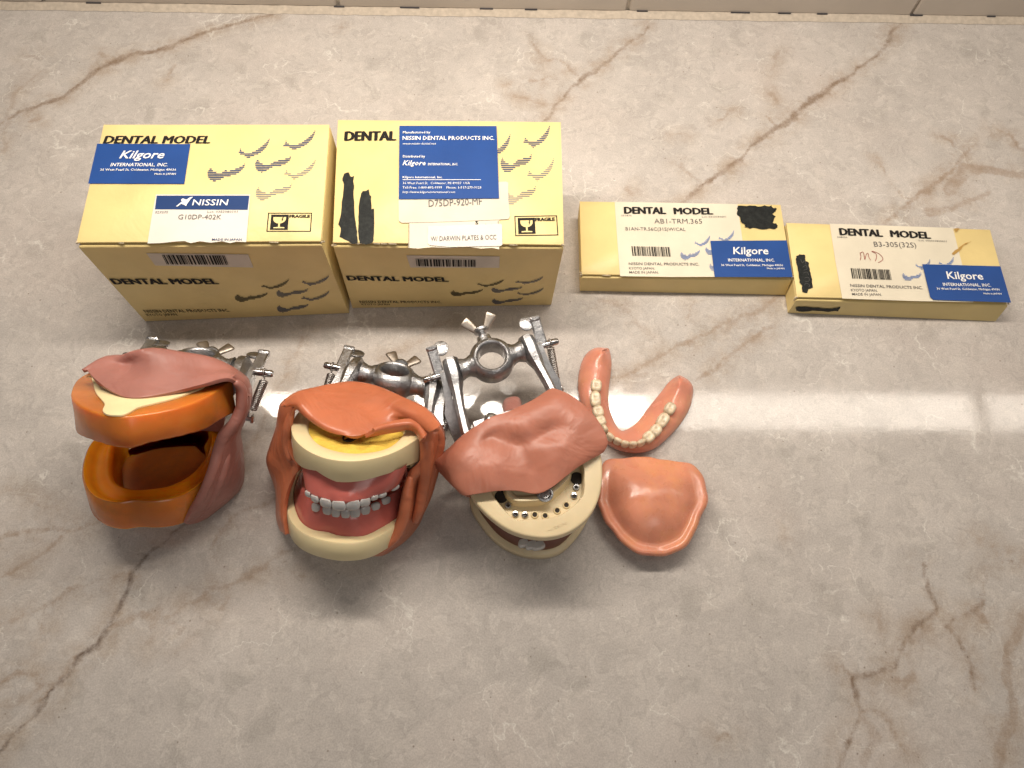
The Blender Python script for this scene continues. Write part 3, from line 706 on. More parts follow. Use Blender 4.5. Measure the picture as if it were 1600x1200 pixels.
# --- two flat cartons
z7 = zoomer(890, 300, 4.4444)
b3, t3, f3 = carton('flat yellow box with a square black marker patch in its far right corner',
    [(905.8, 314.5), (1219.6, 319.8), (1238.3, 434.5), (909.1, 431.0)], [(905.8, 455.3), (1226.4, 461.8)], .0187)
pl = slab(t3, [z7(p) for p in [(312, 70), (1165, 86), (1200, 340), (1230, 590), (700, 592), (350, 586), (330, 330)]], M['cream_paper'], b3, 2, 'cream_label')
ltext(t3, z7, 'DENTAL', 382, 665, 153, 108, M['black'], pl, 4, bold=.035, dy=3)
ltext(t3, z7, 'MODEL', 727, 992, 157, 114, M['black'], pl, 4, bold=.035, dy=2)
ltext(t3, z7, '331876', 358, 430, 173, 162, M['grey'], pl, 4, res=1)
ltext(t3, z7, 'Lot: 0313030601', 918, 1085, 181, 170, M['grey'], pl, 4, res=1)
ltext(t3, z7, 'AB1-TRM.365', 588, 920, 222, 190, M['grey'], pl, 4, bold=-.004, dy=1)
ltext(t3, z7, 'B1AN-TR.56C(31S)W/CAL', 388, 804, 270, 248, M['grey'], pl, 4, bold=.0, dy=4)
barcode(t3, z7((436, 446)), z7((705, 452)), z7((428, 380)), M['black'], pl, 4, 11)
ltext(t3, z7, 'NISSIN DENTAL PRODUCTS INC.', 410, 898, 510, 492, M['grey'], pl, 4, bold=.008, dy=4)
ltext(t3, z7, 'KYOTO JAPAN.', 412, 592, 541, 524, M['grey'], pl, 4, bold=.002, dy=1)
ltext(t3, z7, 'MADE IN JAPAN.', 414, 618, 569, 552, M['grey'], pl, 4, bold=.002, dy=1)
def b3_map(e): return [(973 + (x - 1120) * .70 + (y - 122) * .17, 298 + (y - 122) * .75) for x, y in e]
stripes(t3, [[z7(p) for p in b3_map(e)] for e in EMB[:4]], M['emblem_blue'], pl, 4, .00095, .5)
stripes(t3, [[z7(p) for p in b3_map(e)] for e in EMB[5:]], M['emblem_blue'], pl, 4, .00095, .4)
bs = slab(t3, [z7(p) for p in [(975, 345), (1503, 342), (1545, 596), (1005, 596)]], M['blue'], b3, 6)
for s, x0, x1, yb, yt, bo in [('Kilgore', 1133, 1378, 440, 390, .022), ('INTERNATIONAL, INC.', 1098, 1420, 490, 470, .014), ('36 West Pearl St, Coldwater, Michigan 49036', 1050, 1478, 522, 508, .014), ('Made in JAPAN', 1366, 1487, 543, 533, .014)]:
    ltext(t3, z7, s, x0, x1, yb, yt, M['white'], bs, 8, bold=bo, shear=.1 if s == 'Kilgore' else 0, res=2 if x1 - x0 < 300 else 1, dy=1)
poly(t3, [z7(p) for p in ragged([(1170, 102), (1225, 98), (1290, 102), (1350, 98), (1398, 100), (1405, 112), (1432, 115), (1428, 140), (1410, 155), (1425, 175), (1410, 215), (1440, 230), (1444, 250), (1415, 256), (1340, 258), (1270, 254), (1216, 252), (1216, 232), (1190, 215), (1188, 190), (1165, 165), (1162, 130)], 5, 4)], M['marker'], b3, 3, 'marker_scribble')

z8 = zoomer(1210, 330, 4.2105)
b4, t4, f4 = carton('flat yellow box at far right with a brown stain and red handwriting on its label',
    [(1229, 348), (1547.2, 358.8), (1578.1, 473.5), (1246, 466.5)], [(1230.2, 489.6), (1554.4, 503)], .0187)
pl = slab(t4, [z8(p) for p in [(362, 84), (1172, 112), (1235, 360), (1305, 600), (900, 592), (445, 576), (400, 330)]], M['cream_paper'], b4, 2, 'cream_label')
ltext(t4, z8, 'DENTAL', 432, 708, 160, 116, M['black'], pl, 4, bold=.035, dy=11)
ltext(t4, z8, 'MODEL', 766, 1024, 172, 130, M['black'], pl, 4, bold=.035, dy=12)
ltext(t4, z8, '308026', 412, 478, 180, 169, M['grey'], pl, 4, res=1)
ltext(t4, z8, 'Lot: 000001803001', 948, 1130, 201, 190, M['grey'], pl, 4, res=1, dy=6)
ltext(t4, z8, 'B3-305(32S)', 655, 932, 236, 204, M['grey'], pl, 4, bold=-.004, dy=6)
barcode(t4, z8((510, 446)), z8((770, 456)), z8((498, 378)), M['black'], pl, 4, 17)
ltext(t4, z8, 'NISSIN DENTAL PRODUCTS INC.', 498, 974, 500, 482, M['grey'], pl, 4, bold=.008, dy=16)
ltext(t4, z8, 'KYOTO JAPAN.', 503, 676, 530, 513, M['grey'], pl, 4, bold=.002, dy=3)
ltext(t4, z8, 'MADE IN JAPAN.', 510, 705, 556, 540, M['grey'], pl, 4, bold=.002, dy=4)
for st in ([(560, 276), (566, 300), (562, 326)], [(560, 280), (580, 272), (588, 300), (592, 322), (600, 290), (612, 280), (618, 305), (630, 326)], [(636, 268), (665, 284), (668, 310), (660, 332)], [(640, 266), (680, 280), (706, 305), (708, 325), (680, 342)]):
    stroke(t4, [z8(p) for p in st], .9, M['red'], pl, 4)
def b4_map(e): return [(1020 + (x - 1120) * .66 + (y - 122) * .22, 315 + (y - 122) * .70 + (x - 1120) * .06) for x, y in e]
stripes(t4, [[z8(p) for p in b4_map(e)] for e in EMB[:4]], M['emblem_blue'], pl, 4, .00095, .5)
poly(t4, [z8(p) for p in ragged([(1165, 280), (1185, 262), (1205, 250), (1225, 232), (1255, 215), (1295, 196), (1275, 212), (1245, 228), (1228, 250), (1205, 272), (1180, 292), (1168, 292)], 3, 9, 2)], M['stain'], b4, 4, 'stain')
poly(t4, [z8(p) for p in ragged([(1180, 118), (1215, 116), (1200, 135), (1185, 142)], 3, 10, 2)], M['stain'], b4, 4, 'stain')
bs = slab(t4, [z8(p) for p in [(968, 354), (1480, 368), (1550, 606), (1042, 588), (1020, 570)]], M['blue'], b4, 6)
for s, x0, x1, yb, yt, bo in [('Kilgore', 1132, 1368, 452, 404, .022), ('INTERNATIONAL, INC.', 1103, 1418, 498, 478, .014), ('36 West Pearl St, Coldwater, Michigan 49036', 1062, 1476, 523, 509, .014), ('Made in JAPAN', 1368, 1486, 553, 543, .014)]:
    ltext(t4, z8, s, x0, x1, yb, yt, M['white'], bs, 8, bold=bo, shear=.0, res=2 if x1 - x0 < 300 else 1, dy=6 if x1 - x0 > 200 else 2)
sc1 = poly(t4, [z8(p) for p in ragged([(140, 295), (165, 286), (200, 292), (205, 330), (225, 345), (228, 380), (240, 420), (246, 470), (254, 505), (222, 515), (212, 538), (185, 535), (178, 490), (165, 470), (160, 420), (150, 370), (140, 330)], 3, 5)], M['marker'], b4, 3, 'marker_scribble')
for st in ([(170, 320), (180, 345), (195, 330), (205, 355)], [(182, 372), (205, 362), (210, 385), (190, 392)], [(186, 412), (212, 405), (222, 425)], [(192, 445), (220, 440), (225, 462), (200, 468)], [(195, 490), (205, 478), (228, 490), (222, 505)]):
    stroke(t4, [z8(p) for p in st], .5, M['grey'], sc1, 5, 'scribble_line')
poly(f4, [z8(p) for p in ragged([(138, 628), (200, 624), (290, 634), (360, 642), (410, 636), (432, 632), (420, 655), (350, 658), (250, 656), (160, 660), (140, 648)], 4, 6)], M['marker'], b4, 2, 'marker_scribble')

# ------------------------------------------------------------------ jaws
def outline(fr, zf, pts, u, m=4):
    P = [onU(fr, *zf(p), u) for p in pts]
    return cr(P, m)
def drop(fr, ring, dz):       # dz scalar or list (mm) along -U
    if not hasattr(dz, '__len__'): dz = [dz] * len(ring)
    return [p - fr[3] * d / 1000 for p, d in zip(ring, dz)]
def inset(fr, ring, mm, du=0.0):
    c = sum(ring) / len(ring); out = []; n = len(ring)
    for i, p in enumerate(ring):
        t = ring[(i + 1) % n] - ring[i - 1]; nn = np.cross(fr[3], t); nn /= np.linalg.norm(nn) + 1e-9
        if np.dot(nn, c - p) < 0: nn = -nn
        out.append(p + nn * mm / 1000 + fr[3] * du / 1000)
    return out
def interp_list(vals, n):
    return list(np.interp(np.linspace(0, len(vals) - 1, n), range(len(vals)), vals))
def tooth(parent, c, out, up, wdt, hgt, dep, mat, molar=False, name='tooth'):
    """rounded crown: c is the crown base, up its growing direction, out faces the lip"""
    out = out - up * np.dot(out, up); out /= np.linalg.norm(out); sd = np.cross(up, out)
    rings = []
    prof = [(0, .80), (.25, .97), (.6, 1.0), (.84, .90), (1.0, .60)]
    for t, s in prof:
        dd = dep * s * (1 - (.0 if molar else .45) * t)
        ring = []
        for k in range(12):
            a = 2 * math.pi * k / 12; ca, sa = math.cos(a), math.sin(a)
            x = math.copysign(abs(ca) ** .72, ca) * wdt / 2 * s; y = math.copysign(abs(sa) ** .72, sa) * dd / 2
            dip = (-.10 if molar else 0) * (1 if t == 1 else 0) * (abs(math.cos(2 * a)) > .6)
            ring.append(c + (sd * x + out * y + up * hgt * (t + dip)) / 1000)
        rings.append(ring)
    if molar:
        cc = sum(rings[-1]) / 12; rings.append([cc + (p - cc) * .4 - up * hgt * .16 / 1000 for p in rings[-1]])
    return loft(name, rings, mat, parent, sharp=70)

def hardware(root, fr, tab=True, wing=True, plate=True, cut=99, bend=0.0):
    """spring hinge: ring bar, end bosses, arms, pins, latches, springs, wing screw. fr origin is the ring centre"""
    o, X, F, U = fr
    def p(x, f, u): return L(fr, x, f, u)
    mm = .001
    # bar with its ring (one casting)
    prof = [(8.2, -6.2), (8.2, 6.2), (8.8, 7.2), (9.8, 7.5), (11.4, 6.5), (13.0, 4.0), (13.6, 0), (13.0, -4.0), (11.4, -6.5), (9.8, -7.5), (8.8, -7.2)]
    n = 32; rings = []
    for k in range(n + 1):
        a = 2 * math.pi * k / n
        rings.append([p(math.cos(a) * r, math.sin(a) * r, u) for r, u in prof])
    parts = [loft_data(rings, True, (False, False))]
    for s in (-1, 1):
        parts.append(lathe_axis(p(0, 0, 0), X * s, [(11.0 * mm, 7.2 * mm), (12.6 * mm, 6.6 * mm), (14.2 * mm, 5.7 * mm), (16 * mm, 5.6 * mm), (18 * mm, 6.4 * mm), (19.4 * mm, 7.0 * mm), (19.6 * mm, 6.2 * mm)], 24))
    parts.append(lathe_axis(p(0, 0, 0), -F, [(12.0 * mm, 5.0 * mm), (14.0 * mm, 4.4 * mm), (16.0 * mm, 4.2 * mm), (16.3 * mm, 3.6 * mm)], 20))
    V, Fc = join(parts); mesh('ring_bar', V, Fc, M['metal'], root, True, 45)
    for s in (-1, 1):
        # boss and arm casting
        parts = []
        secs = [(-8.0, 3.8, 4.6, 23.4, 0), (-7.0, 4.6, 6.4, 23.4, 0), (-2, 5.0, 7.4, 23.6, 0), (4.5, 5.0, 7.0, 23.8, 0), (8.5, 4.4, 5.0, 24.4, .4), (13, 3.2, 3.6, 25.0, 1.0), (24, 2.7, 3.4, 26.4, 1.6), (36, 2.9, 3.4, 27.4, 2.0), (46, 3.6, 3.0, 27.6, 2.0), (54, 4.0, 2.4, 27.2, 1.6)]
        secs = [q for q in secs if q[0] < cut]
        rg = []
        for f, hx, hu, cx, cu in secs:
            c = .42
            pts = [(hx, hu * c), (hx * c, hu), (-hx * c, hu), (-hx, hu * c), (-hx, -hu * c), (-hx * c, -hu), (hx * c, -hu), (hx, -hu * c)]
            rg.append([p(s * cx + a, f, cu + b - bend * max(0, f - 7)) for a, b in pts])
        V, Fc = loft_data(rg); mesh('upper_arm', V, Fc, M['metal'], root, True, 38)
        # lower arm, hanging outside
        rg = []
        for f, hx, hu, cx, cu in [(-3.4, 1.6, 3.0, 29.6, -1.0), (0, 1.8, 4.6, 29.7, -1.5), (6, 1.8, 5.0, 30.0, -4), (16, 2.4, 5.2, 31.0, -8.5), (22, 3.6, 5.4, 32.0, -11.5), (30, 3.4, 5.0, 31.6, -15), (42, 3.0, 4.0, 30.5, -20)]:
            if f > cut: continue
            rg.append([p(s * cx + a, f, cu + b - bend * .5 * max(0, f - 7)) for a, b in [(hx, hu), (-hx, hu), (-hx, -hu), (hx, -hu)]])
        V, Fc = loft_data(rg); mesh('lower_arm', V, Fc, M['metal'], root, True, 30)
        # hinge pin with a grooved tip
        V, Fc = lathe_axis(p(s * 26.5, 0, 0), X * s, [(0, 2.1 * mm), (9.5 * mm, 2.1 * mm), (9.7 * mm, 1.5 * mm), (11.0 * mm, 1.5 * mm), (11.2 * mm, 2.1 * mm), (14.4 * mm, 2.1 * mm), (15.3 * mm, 1.5 * mm), (15.5 * mm, .6 * mm)], 16)
        pin = mesh('hinge_pin', V, Fc, M['chrome'], root, True, 40)
        # latch tab standing behind the pin with its round thumb flag
        V1 = obox(p(s * 31.8, -8.0, 3.6), X, (F * .93 - U * .36), (U * .93 + F * .36), 6.2 * mm, 17 * mm, 3.0 * mm, .8 * mm)
        V2 = obox(p(s * 31.8, -15.2, 6.6), X, (F * .93 - U * .36), (U * .93 + F * .36), 6.6 * mm, 3.0 * mm, 4.2 * mm, .8 * mm)
        V3 = lathe_axis(p(s * 26.6 - 0, -14.4, 4.8), U, [(-.9 * mm, 4.0 * mm), (-.5 * mm, 4.6 * mm), (.5 * mm, 4.6 * mm), (.9 * mm, 4.0 * mm)], 20)
        V, Fc = join([V1, V2, V3]); mesh('latch_tab', V, Fc, M['metal'], root, True, 35)
        # spring with its hook loop over the groove
        a, b = p(s * 36.9, .8, -4.5), p(s * 35.6, 17.0, -16.0)
        d = b - a; Ln = np.linalg.norm(d); d /= Ln; e1, e2 = perp(d); turns = 17; path = []
        for k in range(turns * 10 + 1):
            t = k / (turns * 10); an = 2 * math.pi * turns * t
            path.append(a + d * Ln * t + (e1 * math.cos(an) + e2 * math.sin(an)) * 2.2 * mm)
        parts = [tube_data(path, .38 * mm, 6)]
        lc = p(s * 36.9, 0, 0); path = [lc + (F * math.cos(t) + U * math.sin(t)) * 2.7 * mm for t in np.linspace(-1.2, 4.6, 18)] + [a]
        parts.append(tube_data(path, .36 * mm, 6))
        path = [b, b + d * 2 * mm] + [b + d * (4.4 * mm) + (d * -math.cos(t) + e1 * math.sin(t)) * 2.2 * mm for t in np.linspace(0, 5.5, 12)]
        parts.append(tube_data(path, .36 * mm, 6))
        V, Fc = join(parts); mesh('spring', V, Fc, M['spring'], root, True)
        # peg that holds the spring's far end
        V, Fc = lathe_axis(p(s * 33.0, 22.5, -19.5), X * s, [(0, 1.3 * mm), (3.6 * mm, 1.3 * mm), (3.8 * mm, 2.3 * mm), (4.6 * mm, 2.4 * mm), (5.4 * mm, 1.6 * mm)], 14)
        mesh('spring_peg', V, Fc, M['chrome'], root, True, 40)
    # wing screw at the back of the ring
    th = [lathe_axis(p(0, -14.6, 0), -F, [(0, 2.3 * mm)] + [(.5 * mm * k + 2.2 * mm, (2.7 if k % 2 else 2.2) * mm) for k in range(6)] + [(5.2 * mm, 4.6 * mm), (6.6 * mm, 4.8 * mm), (7.6 * mm, 3.4 * mm), (8.2 * mm, 1.2 * mm)], 20)]
    V, Fc = join(th); scw = mesh('wing_screw', V, Fc, M['metal'], root, True, 40)
    for s in (-1, 1):
        c = p(s * 2.6, -20.4, .6); dirv = (X * s * .62 - F * .76 + U * .34); dirv /= np.linalg.norm(dirv)
        nrm = U * .92 + F * .35; nrm = nrm - dirv * np.dot(nrm, dirv); nrm /= np.linalg.norm(nrm); sd = np.cross(nrm, dirv)
        rg = []
        for t, wd, tk in [(0, 1.8, 1.2), (3, 2.3, 1.1), (6, 2.9, 1.0), (8.6, 3.4, .95), (10.0, 3.4, .9), (10.5, 2.9, .6)]:
            q = c + dirv * t * mm
            rg.append([q + (sd * a * wd + nrm * b * tk) * mm for a, b in [(1, .3), (.7, 1), (-.7, 1), (-1, .3), (-1, -.3), (-.7, -1), (.7, -1), (1, -.3)]])
        V, Fc = loft_data(rg); mesh('wing', V, Fc, M['brass'], scw, True, 60)
    if plate:
        V, Fc = obox(p(0, 42.5, 7.0), X, F, U, 46 * mm, 14 * mm, 2.4 * mm, .5 * mm); pl_ = mesh('mounting_plate', V, Fc, M['metal'], root)
        for x in (-12.5, 12):
            V, Fc = lathe_axis(p(x, 38.0, 8.2), U, [(0, 4.2 * mm), (.8 * mm, 4.0 * mm), (2.0 * mm, 2.6 * mm), (2.5 * mm, .8 * mm)], 18); mesh('plate_screw', V, Fc, M['chrome'], pl_, True, 40)

def sheetpx(name, rows, zf, mat, parent, **kw):
    R_ = [[G(*zf((q[0], q[1])), q[2] / 1000) for q in r] for r in rows]
    return sheet(name, R_, mat, parent, **kw)

def back_sheet(root, lower_edge, upper_edge, mat, bulge=9):
    rows = [[p * (1 - t) + q * t + np.array([0, .001 * bulge * math.sin(math.pi * t), 0]) for p, q in zip(lower_edge, upper_edge)] for t in (0, .25, .5, .75, 1)]
    sheet('rubber_back', rows, mat, root, m=4, thick=.0022)

# ======================= model with amber jaws (open) =======================
z1 = zoomer(100, 520, 3.75)
d1 = thing('dental_model', tuple(G(235, 700, 0)), 'open dental model with edentulous amber orange jaws and dusty pink rubber cover, leftmost', 'dental model', 'dental models on the counter')
lo1 = frame((-211, 106, 2.0), 17, 32, -14); up1 = frame((-188.5, 140, 67.3), 17, 48.6, -11)
# lower jaw: bowl
outer = outline(lo1, z1, [(300, 560), (215, 590), (150, 650), (112, 745), (104, 830), (122, 900), (165, 955), (230, 987), (320, 1000), (410, 988), (520, 992), (640, 976), (740, 935), (830, 860), (890, 760), (930, 650), (950, 560), (800, 520), (550, 520)], 20)
inner = outline(lo1, z1, [(380, 580), (335, 600), (295, 650), (278, 750), (283, 845), (315, 890), (375, 914), (440, 920), (540, 912), (620, 897), (700, 860), (770, 808), (825, 740), (850, 680), (860, 620), (850, 570), (830, 550), (740, 545), (560, 550)], 15)
N = 96
outer = resample(outer + [outer[0]], N + 1)[:-1]; inner = resample(inner + [inner[0]], N + 1)[:-1]
k0 = min(range(N), key=lambda i: np.linalg.norm(inner[i] - outer[0])); inner = inner[k0:] + inner[:k0]
mid = [a * .5 + b * .5 - lo1[3] * .0030 for a, b in zip(outer, inner)]
near = [a * .86 + b * .14 + lo1[3] * .0004 for a, b in zip(outer, inner)]
edge_in = [a * .14 + b * .86 + lo1[3] * .0008 for a, b in zip(outer, inner)]
wob = [1.2 * math.sin(i / N * 2 * math.pi * 5) for i in range(N)]
bot = drop(lo1, inset(lo1, outer, 1.0), 20)
lj = loft('lower_jaw', [drop(lo1, inset(lo1, outer, 5), 20), bot, drop(lo1, outer, [17 + v for v in wob]), drop(lo1, outer, 9), drop(lo1, outer, 1.0), inset(lo1, outer, .8)], M['amber'], d1, caps=(True, False), sharp=60)
loft('jaw_well', [inset(lo1, outer, .8), near, [a * .7 + b * .3 - lo1[3] * .0022 for a, b in zip(outer, inner)], mid, [a * .3 + b * .7 - lo1[3] * .001 for a, b in zip(outer, inner)], edge_in, inner, drop(lo1, inset(lo1, inner, .8), 1.5), drop(lo1, inset(lo1, inner, 2.0), 12), drop(lo1, inset(lo1, inner, 5), 15)], M['amber_well'], lj, caps=(False, True), sharp=75)
# upper jaw block
top = [(160, 222), (80, 270), (42, 335), (48, 388), (100, 432), (180, 466), (270, 489), (370, 491), (480, 476), (590, 456), (700, 428), (810, 385), (900, 335), (985, 283)]
T_ = outline(up1, z1, top, 0, 5); n_ = len(T_)
back = resample([T_[-1], T_[-1] * .6 + T_[0] * .4 - up1[2] * .006, T_[-1] * .4 + T_[0] * .6 - up1[2] * .006, T_[0]], 12)[1:-1]
ring = T_ + back
dr = interp_list([17, 18, 19, 19, 16.5, 15.5, 15.5, 16.0, 14.5, 14.5, 15, 16.5, 16.5, 18], n_) + [17] * len(back)
dr = [a + .12 * math.sin(i * 1.7) for i, a in enumerate(dr)]
uj = loft('upper_jaw', [inset(up1, ring, 12, 0), inset(up1, ring, 1.0, 0), inset(up1, ring, .3, -.3), drop(up1, ring, 1.2), drop(up1, ring, [d * .5 for d in dr]), drop(up1, inset(up1, ring, -.5), [d * .92 for d in dr]), drop(up1, inset(up1, ring, .8), dr), drop(up1, inset(up1, ring, 7), [d - 1 for d in dr]), drop(up1, inset(up1, ring, 9), [d - 6 for d in dr])], M['amber'], d1, sharp=70)
cr_ = [onU(up1, *z1(p), .1) for p in [(185, 250), (175, 310), (190, 360), (218, 395), (240, 425), (228, 462), (250, 484), (300, 490), (345, 488), (390, 470), (440, 442), (520, 422), (620, 398), (720, 365), (835, 312), (800, 250), (600, 190), (400, 180)]]
cr_ = cr(cr_, 4, True)
loft('plaster_plate', [cr_, [p + up1[3] * .0007 for p in cr_], inset(up1, cr_, .5, 1.0)], M['plaster'], d1, sharp=50)
# rubber cover: flap over the top, wrapping down the right side
flap = [
    [(420, 160, 62), (480, 150, 66), (560, 140, 68), (640, 150, 68), (740, 165, 66), (830, 185, 62), (900, 215, 57), (960, 240, 50), (1010, 290, 40)],
    [(133, 218, 84), (240, 150, 82), (330, 143, 82), (425, 112, 88), (540, 100, 86), (690, 122, 82), (850, 150, 76), (970, 200, 66), (1060, 262, 56)],
    [(140, 226, 86), (225, 215, 86), (310, 200, 84), (385, 190, 83), (520, 190, 88), (680, 205, 86), (840, 225, 80), (985, 232, 74), (1085, 320, 60)],
    [(165, 258, 88), (250, 290, 90), (330, 300, 91), (400, 290, 91), (520, 285, 91), (680, 285, 89), (850, 262, 85), (990, 250, 79), (1078, 380, 66)],
    [(195, 290, 90), (260, 335, 92), (330, 372, 94), (390, 387, 95), (470, 385, 95), (620, 357, 92), (820, 308, 88), (960, 275, 84), (1030, 320, 74)],
]
sheetpx('rubber_cover', flap, z1, M['rub1'], d1, m=6, thick=.0022)
side = [
    [(960, 262, 82), (1010, 290, 72), (1015, 400, 66), (1005, 500, 60), (930, 560, 58), (905, 650, 52), (875, 780, 46), (800, 950, 36), (700, 1108, 24)],
    [(985, 250, 82), (1040, 310, 74), (1045, 410, 66), (1020, 510, 60), (960, 590, 57), (925, 700, 50), (890, 830, 42), (815, 980, 32), (712, 1112, 20)],
    [(1000, 240, 78), (1070, 300, 70), (1075, 420, 60), (1040, 520, 54), (985, 620, 50), (965, 730, 42), (935, 850, 33), (860, 990, 24), (735, 1114, 14)],
    [(1010, 235, 74), (1085, 310, 62), (1086, 410, 52), (1058, 500, 46), (1020, 590, 42), (1025, 700, 30), (1010, 860, 20), (930, 985, 13), (790, 1100, 8)],
    [(1000, 240, 60), (1080, 315, 46), (1080, 420, 36), (1050, 510, 30), (1025, 585, 26), (1040, 690, 12), (1042, 870, 5), (975, 965, 3), (835, 1078, 2)],
]
sheetpx('rubber_side', side, z1, M['rub1'], d1, m=6, thick=.0022)
back_sheet(d1, [onU(lo1, *z1((x, 560 + abs(x - 600) * .05)), 17) for x in (250, 380, 520, 660, 800, 930)], [L(up1, x, 2, -8) for x in (-35, -21, -7, 7, 21, 35)], M['rub1'])
def fold(root, zf, path, rad, mat, name='rubber_fold'):
    P = cr([G(*zf((q[0], q[1])), q[2] / 1000) for q in path], 6); n = len(P)
    V, Fc = tube_data(P, [rad / 1000 * (.35 + .65 * math.sin(math.pi * min(1, max(0, i / (n - 1)))) ** .5) for i in range(n)], 12)
    mesh(name, V, Fc, mat, root, True)
fold(d1, z1, [(1000, 285, 80), (1040, 330, 74), (1040, 430, 66), (1000, 530, 60), (940, 600, 56), (908, 690, 50), (875, 800, 45), (810, 950, 35), (715, 1095, 22)], 3.4, M['rub1'])
fold(d1, z1, [(960, 640, 48), (945, 760, 42), (905, 880, 34), (850, 990, 24), (780, 1080, 14)], 3.0, M['rub1'])
hw1 = frame(tuple(G(*z1((790, 188)), .050) * 1000), 4, 48, -8)
hardware(d1, hw1, plate=False, cut=26, bend=.25)

# ======================= model with cream bases and teeth (closed, tipped back) =======================
z2 = zoomer(400, 560, 3.75)
d2 = thing('dental_model', tuple(G(555, 740, 0)), 'dental model with cream bases, pink gums and grey white teeth in orange rubber', 'dental model', 'dental models on the counter')
lo2 = frame((-89, 93.7, 2.0), 10, 43, -9); up2 = frame((-80, 134, 52.5), 12, 40, -9)
outer = outline(lo2, z2, [(420, 520), (330, 560), (246, 650), (196, 790), (180, 880), (198, 950), (250, 1010), (330, 1051), (450, 1080), (560, 1085), (660, 1069), (750, 1030), (840, 962), (910, 870), (940, 760), (930, 640), (880, 560), (700, 520)], 12)
inner = outline(lo2, z2, [(440, 545), (345, 575), (264, 655), (222, 780), (232, 880), (270, 960), (338, 1004), (420, 1016), (480, 1036), (560, 1043), (640, 1037), (720, 998), (775, 966), (845, 915), (890, 840), (905, 760), (890, 650), (850, 590), (690, 545)], 12)
outer = resample(outer + [outer[0]], N + 1)[:-1]; inner = resample(inner + [inner[0]], N + 1)[:-1]
k0 = min(range(N), key=lambda i: np.linalg.norm(inner[i] - outer[0])); inner = inner[k0:] + inner[:k0]
lb2 = loft('lower_base', [drop(lo2, inset(lo2, outer, 6), 12), drop(lo2, inset(lo2, outer, 1.2), 12), drop(lo2, inset(lo2, outer, .2), 11), drop(lo2, outer, .8), inset(lo2, outer, .5, .1), inset(lo2, inner, -.4, .2), inset(lo2, inner, .3, -1.5)], M['cream'], d2, caps=(True, True), sharp=50)
# lower gum, from the rim up to the crest under the teeth
crest = outline(lo2, z2, [(400, 590), (290, 650), (276, 755), (318, 830), (395, 872), (480, 893), (540, 897), (600, 890), (670, 862), (745, 822), (850, 765), (880, 680), (840, 590), (620, 570)], 25)
crest = resample(crest + [crest[0]], N + 1)[:-1]
k0 = min(range(N), key=lambda i: np.linalg.norm(crest[i] - inner[0])); crest = crest[k0:] + crest[:k0]
g1 = [a * .80 + b * .20 + lo2[3] * .0004 for a, b in zip(inner, crest)]
g2 = [a * .45 + b * .55 + lo2[3] * .0010 for a, b in zip(inner, crest)]
g3 = [a * .15 + b * .85 + lo2[3] * (.0012 + .0005 * math.sin(i * .9)) for i, (a, b) in enumerate(zip(inner, crest))]
loft('lower_gum', [inset(lo2, inner, -.1, -1.0), inset(lo2, inner, .1, .2), g1, g2, g3, crest, inset(lo2, crest, 3, -.5), inset(lo2, crest, 7, -6)], M['gum'], d2, caps=(False, True), sharp=80)
# upper base
top = [(330, 270), (255, 305), (216, 358), (205, 412), (226, 472), (290, 531), (390, 578), (500, 598), (600, 598), (700, 582), (790, 556), (870, 517), (962, 458), (968, 438), (880, 425)]
T_ = outline(up2, z2, top, 0, 5); n_ = len(T_)
back = resample([T_[-1], T_[-1] * .5 + T_[0] * .5 - up2[2] * .008, T_[0]], 14)[1:-1]
ring = T_ + back
dr = [1.32 * q for q in interp_list([12, 12, 12, 12, 10.5, 7.8, 10.2, 9.6, 9.0, 9.4, 11.0, 13.4, 11.5, 12, 12], n_)] + [14] * len(back)
inn = outline(up2, z2, [(345, 300), (312, 340), (300, 385), (306, 432), (350, 490), (430, 530), (540, 553), (640, 552), (740, 535), (812, 500), (868, 440), (860, 400)], -.2, 5)
inn = inn + resample([inn[-1], inn[-1] * .5 + inn[0] * .5 - up2[2] * .004, inn[0]], 12)[1:-1]
inn = resample(inn + [inn[0]], 81)[:-1]; ring80 = resample(ring + [ring[0]], 81)[:-1]
dr80 = list(np.interp(np.linspace(0, len(dr), 81)[:-1], range(len(dr) + 1), dr + [dr[0]]))
ub2 = loft('upper_base', [drop(up2, inset(up2, inn, 1.5), 5), inset(up2, inn, .3, -.6), inset(up2, inn, -.5, 0), inset(up2, ring80, 1.0, 0), inset(up2, ring80, .2, -.4), drop(up2, ring80, 1.4), drop(up2, ring80, [d * .93 for d in dr80]), drop(up2, inset(up2, ring80, .6), dr80), drop(up2, inset(up2, ring80, 9), [d - .5 for d in dr80])], M['cream'], d2, caps=(False, True), sharp=50)
yin = inset(up2, inn, .4, -1.7)
cen = sum(yin) / len(yin)
yr = [yin] + [[cen + (p - cen) * s + up2[3] * (.0005 * math.sin(7 * s + i * .55) - .001 * (1 - s)) for i, p in enumerate(yin)] for s in (.82, .62, .42, .22, .08)]
loft('yellow_fill', yr, M['yellow'], ub2, caps=(False, True), sharp=80)
V, Fc = lathe_axis(onU(up2, *z2((548, 468)), -2.4), up2[3], [(0, .0038), (.0006, .0036), (.0007, .0030), (-.0010, .0026)], 24); mesh('centre_socket', V, Fc, M['hole'], ub2, True, 40)
V, Fc = lathe_axis(onU(up2, *z2((918, 458)), 0), up2[3], [(0, .0019), (.00015, .0018)], 16); mesh('plug', V, Fc, M['plaster'], ub2)
for dx, (q0, q1, q2, q3) in enumerate([((392, 548), (402, 532), (512, 556), (520, 596))]):
    pass
